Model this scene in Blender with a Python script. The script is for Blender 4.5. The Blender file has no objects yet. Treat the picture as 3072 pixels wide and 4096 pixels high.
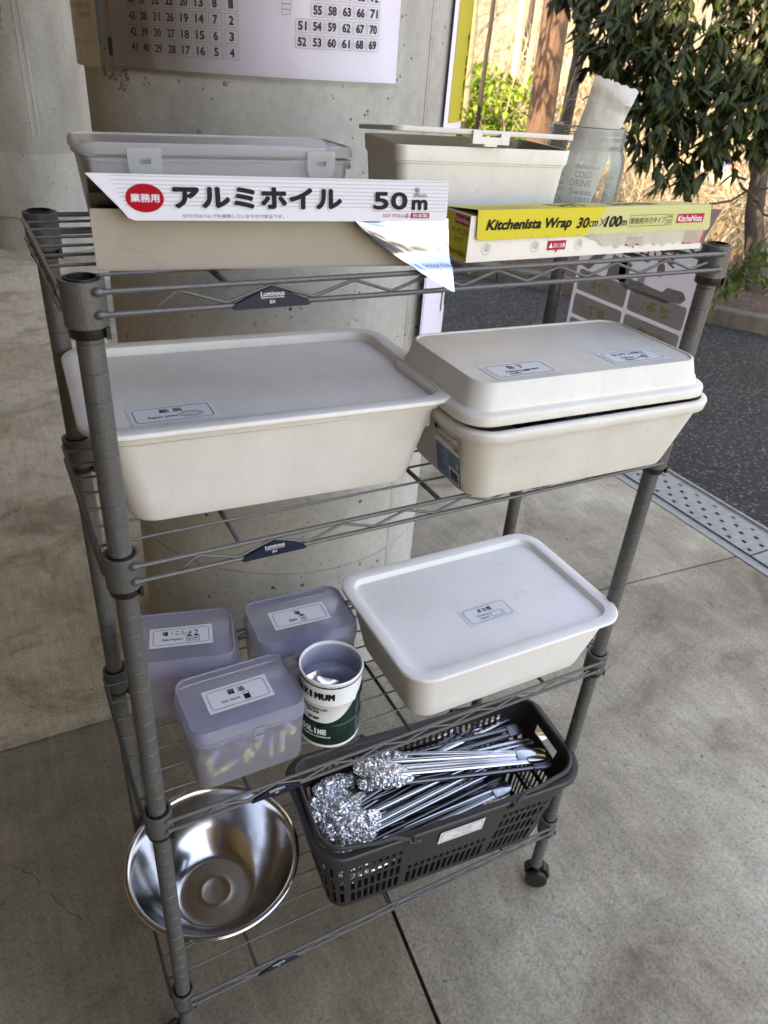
import bpy, math, random
from math import sin, cos, pi, radians
from mathutils import Vector, Matrix, noise
from mathutils.geometry import tessellate_polygon
V = Vector
scene = bpy.context.scene
COL = scene.collection
RND = random.Random(7)

# ------------------------------------------------------------------ materials
def new_mat(name):
    m = bpy.data.materials.new(name); m.use_nodes = True
    nt = m.node_tree; nt.nodes.clear()
    out = nt.nodes.new('ShaderNodeOutputMaterial')
    return m, nt, out
def N(nt, kind, **kw):
    n = nt.nodes.new(kind)
    for k, v in kw.items():
        if k in n.inputs.keys(): n.inputs[k].default_value = v
        else: setattr(n, k, v)
    return n
def C4(c): return (c[0], c[1], c[2], 1)
def ramp(nt, fac, stops):
    r = nt.nodes.new('ShaderNodeValToRGB'); e = r.color_ramp.elements
    while len(e) < len(stops): e.new(0.5)
    for i, (p, c) in enumerate(stops): e[i].position = p; e[i].color = C4(c) if hasattr(c, '__len__') else (c, c, c, 1)
    nt.links.new(fac, r.inputs[0]); return r.outputs[0]
def texc(nt, scale=(1, 1, 1), obj=True):
    t = nt.nodes.new('ShaderNodeTexCoord'); mp = nt.nodes.new('ShaderNodeMapping')
    mp.inputs['Scale'].default_value = scale
    nt.links.new(t.outputs['Object'], mp.inputs[0]); return mp.outputs[0]
def noise_t(nt, vec, scale, detail=4, rough=0.55, dist=0):
    n = nt.nodes.new('ShaderNodeTexNoise'); n.inputs['Scale'].default_value = scale
    n.inputs['Detail'].default_value = detail; n.inputs['Roughness'].default_value = rough
    n.inputs['Distortion'].default_value = dist
    nt.links.new(vec, n.inputs['Vector']); return n.outputs[0]
def bump(nt, h, strength, dist, prev=None):
    b = nt.nodes.new('ShaderNodeBump'); b.inputs['Strength'].default_value = strength; b.inputs['Distance'].default_value = dist
    nt.links.new(h, b.inputs['Height'])
    if prev is not None: nt.links.new(prev, b.inputs['Normal'])
    return b.outputs[0]
def mixc(nt, fac, a, b, mode='MIX'):
    m = nt.nodes.new('ShaderNodeMix'); m.data_type = 'RGBA'; m.blend_type = mode
    for s, v in ((0, fac), (6, a), (7, b)):
        if hasattr(v, 'links'): nt.links.new(v, m.inputs[s])
        elif hasattr(v, '__len__'): m.inputs[s].default_value = C4(v)
        else: m.inputs[s].default_value = v
    return m.outputs[2]
def plain(name, col, rough=0.5, metal=0.0, var=0.0, vscale=20, bmp=0.0, bscale=200, bdist=0.001, col2=None, **kw):
    m, nt, out = new_mat(name)
    p = nt.nodes.new('ShaderNodeBsdfPrincipled')
    p.inputs['Base Color'].default_value = C4(col); p.inputs['Roughness'].default_value = rough; p.inputs['Metallic'].default_value = metal
    for k, v in kw.items(): p.inputs[k.replace('_', ' ')].default_value = v
    tc = texc(nt)
    if var > 0 or col2:
        n = noise_t(nt, tc, vscale)
        c2 = col2 if col2 else tuple(max(0, c * (1 - var)) for c in col)
        c1 = col if col2 else tuple(min(1, c * (1 + var)) for c in col)
        nt.links.new(ramp(nt, n, [(0.35, c2), (0.65, c1)]), p.inputs['Base Color'])
    if bmp > 0:
        nt.links.new(bump(nt, noise_t(nt, tc, bscale, 3), bmp, bdist), p.inputs['Normal'])
    nt.links.new(p.outputs[0], out.inputs[0]); return m

def plastic(name, col, rough=0.42, grime=0.12):
    m, nt, out = new_mat(name); tc = texc(nt)
    p = nt.nodes.new('ShaderNodeBsdfPrincipled'); p.inputs['Roughness'].default_value = rough
    p.inputs['Subsurface Weight'].default_value = 0.0
    n1 = noise_t(nt, tc, 14, 6, 0.65); n2 = noise_t(nt, tc, 90, 5, 0.7)
    c = mixc(nt, ramp(nt, n1, [(0.40, 0.0), (0.72, 1.0)]), tuple(col), tuple(x * (1 - grime) for x in col))
    c = mixc(nt, ramp(nt, n2, [(0.62, 0.0), (0.74, 0.6)]), c, tuple(x * 0.66 for x in col))
    n3 = noise_t(nt, texc(nt, (30, 160, 90)), 1.0, 4, 0.7, 0.5); c = mixc(nt, ramp(nt, n3, [(0.66, 0.0), (0.72, 0.35)]), c, tuple(min(1, x * 1.12) for x in col))
    n4 = noise_t(nt, texc(nt, (8, 8, 2)), 3.0, 6, 0.75, 0.4); c = mixc(nt, ramp(nt, n4, [(0.55, 0.0), (0.80, 0.6)]), c, (col[0] * .80, col[1] * .76, col[2] * .66))
    nt.links.new(c, p.inputs['Base Color'])
    # fine scratches change the gloss
    sc = noise_t(nt, texc(nt, (600, 12, 60)), 1.0, 3); rr = ramp(nt, sc, [(0.4, rough - 0.06), (0.7, rough + 0.12)])
    nt.links.new(rr, p.inputs['Roughness'])
    nt.links.new(bump(nt, noise_t(nt, tc, 900, 2), 0.12, 0.0003, bump(nt, noise_t(nt, tc, 9, 2), 0.25, 0.004)), p.inputs['Normal'])
    nt.links.new(p.outputs[0], out.inputs[0]); return m

def frosted(name, col, rough, ior, mixd, refr=0.35):
    m, nt, out = new_mat(name); c1 = C4(tuple(min(1, c * 1.06) for c in col))
    rf = N(nt, 'ShaderNodeBsdfRefraction', Color=c1, Roughness=rough, IOR=ior)
    tp = N(nt, 'ShaderNodeBsdfTransparent', Color=c1)
    r = N(nt, 'ShaderNodeMixShader'); r.inputs[0].default_value = 1 - refr
    nt.links.new(rf.outputs[0], r.inputs[1]); nt.links.new(tp.outputs[0], r.inputs[2])
    d = N(nt, 'ShaderNodeBsdfDiffuse', Color=C4(col)); t = N(nt, 'ShaderNodeBsdfTranslucent', Color=C4(col))
    g = N(nt, 'ShaderNodeBsdfGlossy', Roughness=0.28)
    a1 = N(nt, 'ShaderNodeMixShader'); a1.inputs[0].default_value = 0.45
    nt.links.new(d.outputs[0], a1.inputs[1]); nt.links.new(t.outputs[0], a1.inputs[2])
    a2 = N(nt, 'ShaderNodeMixShader'); a2.inputs[0].default_value = mixd
    nt.links.new(r.outputs[0], a2.inputs[1]); nt.links.new(a1.outputs[0], a2.inputs[2])
    fr = N(nt, 'ShaderNodeLayerWeight'); fr.inputs[0].default_value = 0.25
    a3 = N(nt, 'ShaderNodeMixShader'); nt.links.new(fr.outputs['Fresnel'], a3.inputs[0])
    nt.links.new(a2.outputs[0], a3.inputs[1]); nt.links.new(g.outputs[0], a3.inputs[2])
    nt.links.new(a3.outputs[0], out.inputs[0]); return m
def thin_clear(name, col, opac, rough=0.15, tex=0.0):
    m, nt, out = new_mat(name)
    t = N(nt, 'ShaderNodeBsdfTransparent', Color=C4((0.97, 0.98, 0.98)))
    d = N(nt, 'ShaderNodeBsdfPrincipled'); d.inputs['Base Color'].default_value = C4(col); d.inputs['Roughness'].default_value = rough
    x = N(nt, 'ShaderNodeMixShader'); x.inputs[0].default_value = opac
    fr = N(nt, 'ShaderNodeLayerWeight'); fr.inputs[0].default_value = 0.30
    ad = N(nt, 'ShaderNodeMath', operation='MAXIMUM'); ad.inputs[1].default_value = opac
    nt.links.new(fr.outputs['Fresnel'], ad.inputs[0]); nt.links.new(ad.outputs[0], x.inputs[0])
    if tex: nt.links.new(bump(nt, noise_t(nt, texc(nt), 60, 4), tex, 0.003), d.inputs['Normal'])
    nt.links.new(t.outputs[0], x.inputs[1]); nt.links.new(d.outputs[0], x.inputs[2]); nt.links.new(x.outputs[0], out.inputs[0]); return m

M = {}
def concrete(name, base, dark, light, scale=1.0, cracks=True, streak=(1, 1, 1)):
    m, nt, out = new_mat(name); tc = texc(nt)
    p = nt.nodes.new('ShaderNodeBsdfPrincipled'); p.inputs['Roughness'].default_value = 0.82
    big = noise_t(nt, tc, 1.3 * scale, 6, 0.6); mid = noise_t(nt, texc(nt, streak), 9 * scale, 8, 0.68, 0.6); fine = noise_t(nt, tc, 170, 6, 0.75)
    c = ramp(nt, big, [(0.32, dark), (0.52, base), (0.72, light)])
    st = noise_t(nt, texc(nt, (1.0, 1.5, 1)), 1.7 * scale, 9, 0.66, 1.4); c = mixc(nt, 0.8, c, ramp(nt, st, [(0.34, (0.50, 0.45, 0.38)), (0.46, (0.95, 0.94, 0.92)), (0.60, (1.0, 1.0, 1.0)), (0.75, (1.22, 1.20, 1.15))]), 'MULTIPLY')
    br = noise_t(nt, texc(nt, (26, 2.2, 1)), 3.0, 4, 0.6, 0.3); c = mixc(nt, 0.35, c, ramp(nt, br, [(0.35, 0.7), (0.65, 1.2)]), 'MULTIPLY')
    c = mixc(nt, 0.55, c, ramp(nt, mid, [(0.3, 0.55), (0.5, 1.0), (0.7, 1.3)]), 'MULTIPLY')
    c = mixc(nt, 0.55, c, ramp(nt, fine, [(0.36, 0.35), (0.5, 1.0), (0.66, 1.35)]), 'MULTIPLY')
    pit = noise_t(nt, tc, 55, 2, 0.5); c = mixc(nt, ramp(nt, pit, [(0.70, 0.0), (0.76, 0.7)]), c, tuple(x * 0.25 for x in base))
    h = bump(nt, fine, 0.7, 0.0025); h = bump(nt, mid, 0.35, 0.008, h)
    if cracks:
        v = nt.nodes.new('ShaderNodeTexVoronoi'); v.feature = 'DISTANCE_TO_EDGE'; v.inputs['Scale'].default_value = 26
        w = mixc(nt, 0.06, tc, noise_t(nt, tc, 12, 4)); 
        dn = nt.nodes.new('ShaderNodeTexNoise'); dn.inputs['Scale'].default_value = 14; nt.links.new(tc, dn.inputs['Vector'])
        nt.links.new(mixc(nt, 0.05, tc, dn.outputs['Color']), v.inputs['Vector'])
        mk = ramp(nt, noise_t(nt, tc, 2.2, 3), [(0.45, 0.0), (0.6, 1.0)])
        ce = ramp(nt, v.outputs[0], [(0.0, 0.7), (0.03, 0.0)])
        mm = mixc(nt, 1.0, mk, ce, 'MULTIPLY')
        c = mixc(nt, mixc(nt, 1.0, mm, (0.55, 0.55, 0.55), 'MULTIPLY'), c, tuple(x * 0.35 for x in base))
    nt.links.new(c, p.inputs['Base Color']); nt.links.new(h, p.inputs['Normal'])
    nt.links.new(p.outputs[0], out.inputs[0]); return m
M['floor'] = concrete('concrete_floor', (0.31, 0.275, 0.21), (0.160, 0.137, 0.098), (0.44, 0.405, 0.325), 1.0)
M['floorA'] = concrete('concrete_floor_shade_stained', (0.235, 0.195, 0.135), (0.115, 0.090, 0.058), (0.33, 0.29, 0.21), 0.8)  # stain plus shade of rack and photographer put into the slab colour
M['floor2'] = concrete('concrete_floor_smooth', (0.45, 0.385, 0.275), (0.31, 0.26, 0.175), (0.53, 0.465, 0.355), 1.4, False)
def pillar_mat():
    m, nt, out = new_mat('cast_concrete'); tc = texc(nt)
    p = nt.nodes.new('ShaderNodeBsdfPrincipled'); p.inputs['Roughness'].default_value = 0.6
    a = noise_t(nt, texc(nt, (1, 1, 0.35)), 5, 6, 0.6); b = noise_t(nt, tc, 60, 5, 0.6)
    c = ramp(nt, a, [(0.3, (0.29, 0.285, 0.26)), (0.5, (0.37, 0.365, 0.34)), (0.7, (0.44, 0.435, 0.41))])
    c = mixc(nt, 0.35, c, ramp(nt, b, [(0.35, 0.75), (0.65, 1.2)]), 'MULTIPLY')
    v = nt.nodes.new('ShaderNodeTexVoronoi'); v.inputs['Scale'].default_value = 26; v.inputs['Randomness'].default_value = 1
    nt.links.new(tc, v.inputs['Vector'])
    v2 = nt.nodes.new('ShaderNodeTexVoronoi'); v2.inputs['Scale'].default_value = 70; nt.links.new(tc, v2.inputs['Vector'])
    msk = ramp(nt, noise_t(nt, tc, 11, 3), [(0.45, 0.0), (0.6, 1.0)])
    pit = mixc(nt, 1.0, ramp(nt, v.outputs[0], [(0.09, 1.0), (0.13, 0.0)]), msk, 'MULTIPLY')
    pit2 = mixc(nt, 1.0, ramp(nt, v2.outputs[0], [(0.10, 0.9), (0.16, 0.0)]), msk, 'MULTIPLY')
    pp = mixc(nt, 1.0, pit, pit2, 'LIGHTEN')
    c = mixc(nt, pp, c, (0.06, 0.055, 0.05))
    nt.links.new(c, p.inputs['Base Color'])
    inv = ramp(nt, pp, [(0.0, 1.0), (1.0, 0.0)])
    nt.links.new(bump(nt, inv, 0.6, 0.002, bump(nt, b, 0.15, 0.002)), p.inputs['Normal'])
    nt.links.new(p.outputs[0], out.inputs[0]); return m
M['pillar'] = pillar_mat()
M['darkgap'] = plain('joint_dirt', (0.035, 0.03, 0.025), 0.95, var=0.3, vscale=40)
M['wallwarm'] = plain('beige_wall', (0.30, 0.225, 0.14), 0.9, var=0.1, vscale=2)
M['ceil'] = plain('ceiling_concrete', (0.34, 0.29, 0.22), 0.9, var=0.15, vscale=3)
def asphalt():
    m, nt, out = new_mat('asphalt'); tc = texc(nt)
    p = nt.nodes.new('ShaderNodeBsdfPrincipled'); p.inputs['Roughness'].default_value = 0.8
    p.inputs['Specular IOR Level'].default_value = 0.25
    v = nt.nodes.new('ShaderNodeTexVoronoi'); v.inputs['Scale'].default_value = 110; nt.links.new(tc, v.inputs['Vector'])
    n = noise_t(nt, tc, 200, 4, 0.7); b = noise_t(nt, tc, 2, 4)
    c = ramp(nt, v.outputs['Color'], [(0.0, (0.012, 0.012, 0.012)), (0.7, (0.030, 0.030, 0.029)), (1.0, (0.16, 0.158, 0.15))])
    c = mixc(nt, 0.6, c, ramp(nt, n, [(0.35, 0.5), (0.65, 1.5)]), 'MULTIPLY'); c = mixc(nt, 0.5, c, ramp(nt, b, [(0.3, 0.7), (0.7, 1.3)]), 'MULTIPLY')
    nt.links.new(c, p.inputs['Base Color'])
    nt.links.new(bump(nt, v.outputs[0], 1.0, 0.006, bump(nt, n, 0.5, 0.003)), p.inputs['Normal'])
    nt.links.new(p.outputs[0], out.inputs[0]); return m
M['asphalt'] = asphalt()
def powder():
    m, nt, out = new_mat('powder_coat'); tc = texc(nt)
    p = nt.nodes.new('ShaderNodeBsdfPrincipled'); p.inputs['Roughness'].default_value = 0.45; p.inputs['Metallic'].default_value = 0.25
    n = noise_t(nt, tc, 1500, 2, 0.8)
    nt.links.new(ramp(nt, n, [(0.3, (0.066, 0.065, 0.063)), (0.6, (0.108, 0.107, 0.103)), (0.72, (0.34, 0.34, 0.33))]), p.inputs['Base Color'])
    nt.links.new(bump(nt, noise_t(nt, tc, 700, 3), 0.15, 0.0006), p.inputs['Normal'])
    nt.links.new(p.outputs[0], out.inputs[0]); return m
M['powder'] = powder()
M['blackp'] = plain('black_plastic', (0.010, 0.010, 0.011), 0.38, bmp=0.1)
M['navy'] = plain('navy_badge', (0.006, 0.010, 0.030), 0.3)
M['white_ink'] = plain('white_ink', (0.8, 0.8, 0.8), 0.5)
M['ink'] = plain('black_ink', (0.008, 0.008, 0.009), 0.6, Specular_IOR_Level=0.2)
M['gink'] = plain('grey_ink', (0.10, 0.10, 0.12), 0.5)
M['cream'] = plastic('cream_plastic', (0.715, 0.695, 0.665))
M['cream2'] = plastic('warm_cream_plastic', (0.67, 0.65, 0.60), 0.45)
M['white'] = plastic('white_plastic', (0.75, 0.745, 0.735), 0.4, 0.06)
M['sticker'] = plain('sticker_paper', (0.68, 0.70, 0.73), 0.45, bmp=0.05, bscale=60)
M['tape'] = thin_clear('sticker_film', (0.85, 0.86, 0.87), 0.25, 0.2)
M['frost'] = frosted('frosted_polypropylene', (0.85, 0.86, 1.0), 0.22, 1.04, 0.28, 0.25)
M['clear'] = frosted('clear_polypropylene', (0.99, 0.99, 0.99), 0.2, 1.03, 0.34, 0.0)
M['glass'] = thin_clear('jar_glass', (0.42, 0.44, 0.40), 0.04, 0.03)
M['steel'] = plain('stainless_steel', (0.62, 0.63, 0.65), 0.2, 1.0, bmp=0.04, bscale=40)
M['steel_dark'] = plain('dark_steel', (0.17, 0.17, 0.18), 0.25, 1.0)
def bowlmat():
    m, nt, out = new_mat('bowl_steel'); tc = texc(nt)
    p = nt.nodes.new('ShaderNodeBsdfPrincipled'); p.inputs['Metallic'].default_value = 1
    p.inputs['Anisotropic'].default_value = 0.5
    sep = nt.nodes.new('ShaderNodeSeparateXYZ'); nt.links.new(tc, sep.inputs[0])
    ln = nt.nodes.new('ShaderNodeVectorMath'); ln.operation = 'LENGTH'; nt.links.new(tc, ln.inputs[0])
    cm = nt.nodes.new('ShaderNodeCombineXYZ'); nt.links.new(ln.outputs['Value'], cm.inputs[0])
    r = noise_t(nt, cm.outputs[0], 420, 3, 0.7)
    nt.links.new(ramp(nt, noise_t(nt, tc, 6, 4), [(0.3, 0.11), (0.7, 0.20)]), p.inputs['Roughness'])
    wm = noise_t(nt, tc, 38, 5, 0.7, 1.0); nt.links.new(ramp(nt, wm, [(0.55, (0.66, 0.655, 0.65)), (0.62, (0.55, 0.545, 0.54)), (0.66, (0.66, 0.655, 0.65))]), p.inputs['Base Color'])
    nt.links.new(bump(nt, r, 0.05, 0.0006, bump(nt, noise_t(nt, tc, 14, 2), 0.05, 0.01)), p.inputs['Normal'])
    nt.links.new(p.outputs[0], out.inputs[0]); return m
M['bowl'] = bowlmat()
M['foil'] = plain('aluminium_foil', (0.40, 0.45, 0.50), 0.20, 1.0, bmp=0.12, bscale=45, bdist=0.003)
def filmmat():
    m, nt, out = new_mat('crumpled_film'); tc = texc(nt)
    p = nt.nodes.new('ShaderNodeBsdfPrincipled'); p.inputs['Roughness'].default_value = 0.10; p.inputs['Metallic'].default_value = 0.85; p.inputs['Base Color'].default_value = (.97, .98, .99, 1)
    v = nt.nodes.new('ShaderNodeTexVoronoi'); v.inputs['Scale'].default_value = 85; v.feature = 'F1'
    dn = nt.nodes.new('ShaderNodeTexNoise'); dn.inputs['Scale'].default_value = 90; nt.links.new(tc, dn.inputs['Vector'])
    nt.links.new(mixc(nt, 0.03, tc, dn.outputs['Color']), v.inputs['Vector'])
    nt.links.new(bump(nt, v.outputs[0], 0.55, 0.004), p.inputs['Normal'])
    x = nt.nodes.new('ShaderNodeMixShader'); x.inputs[0].default_value = .8; t = nt.nodes.new('ShaderNodeBsdfTransparent')
    nt.links.new(t.outputs[0], x.inputs[1]); nt.links.new(p.outputs[0], x.inputs[2]); nt.links.new(x.outputs[0], out.inputs[0]); return m
M['film'] = filmmat()
M['basket'] = plain('charcoal_plastic', (0.028, 0.027, 0.027), 0.42, bmp=0.15, bscale=500, bdist=0.0004)
M['card'] = plain('white_cardboard', (0.72, 0.69, 0.64), 0.55, var=0.03, vscale=30)
M['cardin'] = plain('brown_cardboard', (0.28, 0.22, 0.17), 0.8, var=0.1, vscale=60)
M['cardpurple'] = plain('purple_brown_card', (0.10, 0.065, 0.075), 0.6)
M['print_white'] = plain('printed_white_card', (0.63, 0.64, 0.71), 0.4)
M['yellow'] = plain('yellow_print', (0.58, 0.50, 0.02), 0.4)
M['paleyellow'] = plain('faded_yellow_print', (0.50, 0.50, 0.215), 0.45, var=0.04)
M['red'] = plain('red_print', (0.40, 0.0, 0.012), 0.6, Specular_IOR_Level=0.15)
M['pinkred'] = plain('crimson_print', (0.42, 0.02, 0.05), 0.6, Specular_IOR_Level=0.15)
M['tapeold'] = thin_clear('old_tape', (0.75, 0.73, 0.62), 0.5, 0.3, 0.6)
M['greenp'] = plain('dark_green_paint', (0.002, 0.022, 0.011), 0.22)
M['canwhite'] = plain('white_tin_paint', (0.72, 0.73, 0.74), 0.25)
M['canin'] = plain('inner_tin', (0.50, 0.53, 0.66), 0.3, 0.25)
M['packet'] = plain('silver_packet', (0.80, 0.82, 0.83), 0.2, 0.8, bmp=0.6, bscale=120)
M['caps'] = plain('yellow_caps', (0.88, 0.78, 0.36), 0.4)
M['pinkpack'] = plain('pink_sachet', (0.62, 0.28, 0.33), 0.4, bmp=0.4, bscale=90)
M['bluepack'] = plain('blue_sachet', (0.22, 0.25, 0.62), 0.4, bmp=0.4, bscale=90)
M['paper'] = plain('lilac_paper', (0.70, 0.68, 0.82), 0.35, var=0.03, vscale=8)
M['paperfilm'] = thin_clear('poster_laminate', (0.85, 0.84, 0.82), 0.06, 0.12, 0.9)
M['notice'] = plain('yellowed_notice', (0.46, 0.40, 0.30), 0.3, var=0.12, vscale=10, bmp=0.8, bscale=16, bdist=0.01)
M['brownink'] = plain('brown_ink', (0.10, 0.07, 0.05), 0.5)
M['rededge'] = plain('red_ink', (0.45, 0.06, 0.04), 0.5)
M['peel'] = plain('peeled_tape_mark', (0.19, 0.165, 0.13), 0.7, var=0.3, vscale=60)
M['sheet'] = plain('laminated_sheet', (0.82, 0.79, 0.86), 0.35)
M['sheetgrey'] = plain('sheet_grey', (0.42, 0.42, 0.38), 0.35)
M['sheetgrey2'] = plain('sheet_darker_grey', (0.33, 0.33, 0.32), 0.35)
M['sheetyel'] = plain('sheet_yellow', (0.74, 0.72, 0.30), 0.4)
M['sheetred'] = plain('sheet_red', (0.50, 0.27, 0.25), 0.4)
M['labelblue'] = plain('label_blue', (0.13, 0.22, 0.37), 0.35)
M['labelcream'] = plain('label_cream', (0.60, 0.56, 0.48), 0.35)
M['strawpaper'] = plain('paper_sleeve', (0.62, 0.61, 0.57), 0.45, bmp=0.7, bscale=28, bdist=0.006)
M['galv'] = plain('galvanised_steel', (0.25, 0.26, 0.25), 0.6, 0.2, var=0.12, vscale=30)
M['kerb'] = plain('kerb_stone', (0.085, 0.078, 0.062), 0.9, var=0.25, vscale=14, bmp=0.5, bscale=60, bdist=0.004)
M['mulch'] = plain('mulch_soil', (0.06, 0.034, 0.022), 0.95, var=0.4, vscale=30, bmp=1.0, bscale=60, bdist=0.02)
M['needle'] = plain('fallen_needles', (0.20, 0.09, 0.05), 0.8, col2=(0.10, 0.05, 0.03), vscale=9)
def hillmat():
    m, nt, out = new_mat('dry_hillside'); tc = texc(nt)
    p = nt.nodes.new('ShaderNodeBsdfPrincipled'); p.inputs['Roughness'].default_value = 0.95
    a = noise_t(nt, tc, 0.9, 6, 0.65, 0.5); b = noise_t(nt, texc(nt, (1, 1, 0.4)), 7, 8, 0.75, 0.8)
    c = ramp(nt, a, [(0.3, (0.20, 0.16, 0.105)), (0.5, (0.28, 0.235, 0.16)), (0.7, (0.37, 0.32, 0.225))])
    c = mixc(nt, 0.8, c, ramp(nt, b, [(0.3, 0.45), (0.5, 1.0), (0.7, 1.4)]), 'MULTIPLY')
    nt.links.new(c, p.inputs['Base Color']); nt.links.new(bump(nt, b, 1.0, 0.15), p.inputs['Normal'])
    nt.links.new(p.outputs[0], out.inputs[0]); return m
M['hill'] = hillmat()
def bark(name, c1, c2, z=0.15):
    m, nt, out = new_mat(name)
    p = nt.nodes.new('ShaderNodeBsdfPrincipled'); p.inputs['Roughness'].default_value = 0.9
    b = noise_t(nt, texc(nt, (1, 1, z)), 60, 6, 0.7, 0.4)
    nt.links.new(ramp(nt, b, [(0.35, c1), (0.65, c2)]), p.inputs['Base Color'])
    nt.links.new(bump(nt, b, 0.8, 0.01), p.inputs['Normal']); nt.links.new(p.outputs[0], out.inputs[0]); return m
M['bark_red'] = bark('reddish_bark', (0.08, 0.045, 0.028), (0.20, 0.12, 0.072))
M['bark_dark'] = bark('dark_bark', (0.022, 0.017, 0.012), (0.065, 0.050, 0.036))
M['bark_pale'] = bark('pale_bark', (0.34, 0.27, 0.145), (0.52, 0.45, 0.27), 0.5)
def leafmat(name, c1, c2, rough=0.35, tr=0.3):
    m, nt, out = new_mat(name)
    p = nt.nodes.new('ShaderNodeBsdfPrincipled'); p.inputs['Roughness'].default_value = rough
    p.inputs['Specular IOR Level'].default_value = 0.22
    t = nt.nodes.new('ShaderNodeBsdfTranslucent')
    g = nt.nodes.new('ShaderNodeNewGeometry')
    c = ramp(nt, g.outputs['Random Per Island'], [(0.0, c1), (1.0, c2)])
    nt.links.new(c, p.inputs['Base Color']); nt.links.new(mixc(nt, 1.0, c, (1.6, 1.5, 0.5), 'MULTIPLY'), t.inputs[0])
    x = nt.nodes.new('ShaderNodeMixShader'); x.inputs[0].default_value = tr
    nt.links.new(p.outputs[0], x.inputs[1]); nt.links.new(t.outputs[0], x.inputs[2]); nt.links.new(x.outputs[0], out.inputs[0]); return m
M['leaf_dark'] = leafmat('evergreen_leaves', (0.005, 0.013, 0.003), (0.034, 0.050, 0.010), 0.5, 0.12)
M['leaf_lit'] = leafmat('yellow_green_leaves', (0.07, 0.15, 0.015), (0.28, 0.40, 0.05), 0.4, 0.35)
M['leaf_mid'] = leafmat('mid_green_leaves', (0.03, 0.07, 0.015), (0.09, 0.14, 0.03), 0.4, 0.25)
M['drygrass'] = leafmat('dry_grass', (0.22, 0.175, 0.11), (0.46, 0.40, 0.28), 0.8, 0.3)
M['twig'] = leafmat('bare_twigs', (0.16, 0.115, 0.06), (0.58, 0.50, 0.34), 0.8, 0.0)
M['rock'] = plain('pale_rock', (0.62, 0.58, 0.46), 0.9, var=0.2, vscale=8)
M['bluebag'] = plain('blue_cloth', (0.05, 0.10, 0.45), 0.6)
M['redcloth'] = plain('red_cloth', (0.5, 0.09, 0.06), 0.6)

# ------------------------------------------------------------------ mesh builder
class MB:
    def __init__(s): s.v = []; s.f = []; s.m = []
    def add(s, vs, fs, mi=0):
        o = len(s.v); s.v += [tuple(p) for p in vs]
        for f in fs: s.f.append(tuple(i + o for i in f)); s.m.append(mi)
    def box(s, c, d, mi=0, rot=0.0, mat=None):
        hx, hy, hz = d[0] / 2, d[1] / 2, d[2] / 2; cr, sr = cos(rot), sin(rot); vs = []
        for z in (-hz, hz):
            for x, y in ((-hx, -hy), (hx, -hy), (hx, hy), (-hx, hy)):
                vs.append((c[0] + x * cr - y * sr, c[1] + x * sr + y * cr, c[2] + z))
        if mat: vs = [mat @ V(p) for p in vs]
        s.add(vs, [(3, 2, 1, 0), (4, 5, 6, 7), (0, 1, 5, 4), (1, 2, 6, 5), (2, 3, 7, 6), (3, 0, 4, 7)], mi)
    def loft(s, rings, mi=0, closed=True, cap0=False, cap1=False):
        n = len(rings[0]); vs = [p for r in rings for p in r]; fs = []
        for i in range(len(rings) - 1):
            for j in range(n if closed else n - 1):
                k = (j + 1) % n; fs.append((i * n + j, i * n + k, (i + 1) * n + k, (i + 1) * n + j))
        if cap0: fs.append(tuple(range(n - 1, -1, -1)))
        if cap1: fs.append(tuple((len(rings) - 1) * n + j for j in range(n)))
        s.add(vs, fs, mi)
    def tube(s, pts, r, n=8, mi=0, closed=False, caps=True, flat=1.0):
        pts = [V(p) for p in pts]; rings = []; L = len(pts); up = None
        for i, p in enumerate(pts):
            a = pts[(i - 1) % L] if (closed or i > 0) else p; b = pts[(i + 1) % L] if (closed or i < L - 1) else p
            t = (b - a).normalized()
            if up is None: up = V((0, 0, 1)) if abs(t.z) < 0.9 else V((0, 1, 0))
            x = t.cross(up)
            if x.length < 1e-4: x = t.orthogonal()
            x.normalize(); y = x.cross(t).normalized(); up = y
            rr = r[i] if hasattr(r, '__len__') else r
            rings.append([p + (x * cos(2 * pi * k / n) + y * flat * sin(2 * pi * k / n)) * rr for k in range(n)])
        if closed: rings.append(rings[0])
        s.loft(rings, mi, True, caps and not closed, caps and not closed)
    def lathe(s, prof, n=48, c=(0, 0, 0), mi=0):
        rings = [[(c[0] + r * cos(2 * pi * k / n), c[1] + r * sin(2 * pi * k / n), c[2] + z) for k in range(n)] for r, z in prof]
        s.loft(rings, mi)
    def build(s, name, mats, parent=None, label=None, smooth=True, ang=38, loc=None, rot=None):
        me = bpy.data.meshes.new(name); me.from_pydata([tuple(p) for p in s.v], [], s.f)
        if not isinstance(mats, (list, tuple)): mats = [mats]
        for m in mats: me.materials.append(M[m] if isinstance(m, str) else m)
        if len(mats) > 1: me.polygons.foreach_set('material_index', s.m)
        me.validate(); me.update()
        if smooth:
            me.polygons.foreach_set('use_smooth', [True] * len(me.polygons)); me.set_sharp_from_angle(angle=radians(ang))
        o = bpy.data.objects.new(name, me); COL.objects.link(o)
        if parent: o.parent = parent
        if label: o['label'] = label
        if loc is not None: o.location = loc
        if rot is not None: o.rotation_euler = rot
        return o
def tag(o, label, cat, group=None, kind=None):
    if label: o['label'] = label
    if cat: o['category'] = cat
    if group: o['group'] = group
    if kind: o['kind'] = kind
    return o
def thing(name, label, cat, loc=(0, 0, 0), rz=0.0, group=None):
    o = bpy.data.objects.new(name, None); COL.objects.link(o); o.empty_display_size = 0.05
    o.location = loc; o.rotation_euler = (0, 0, rz); return tag(o, label, cat, group)
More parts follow.
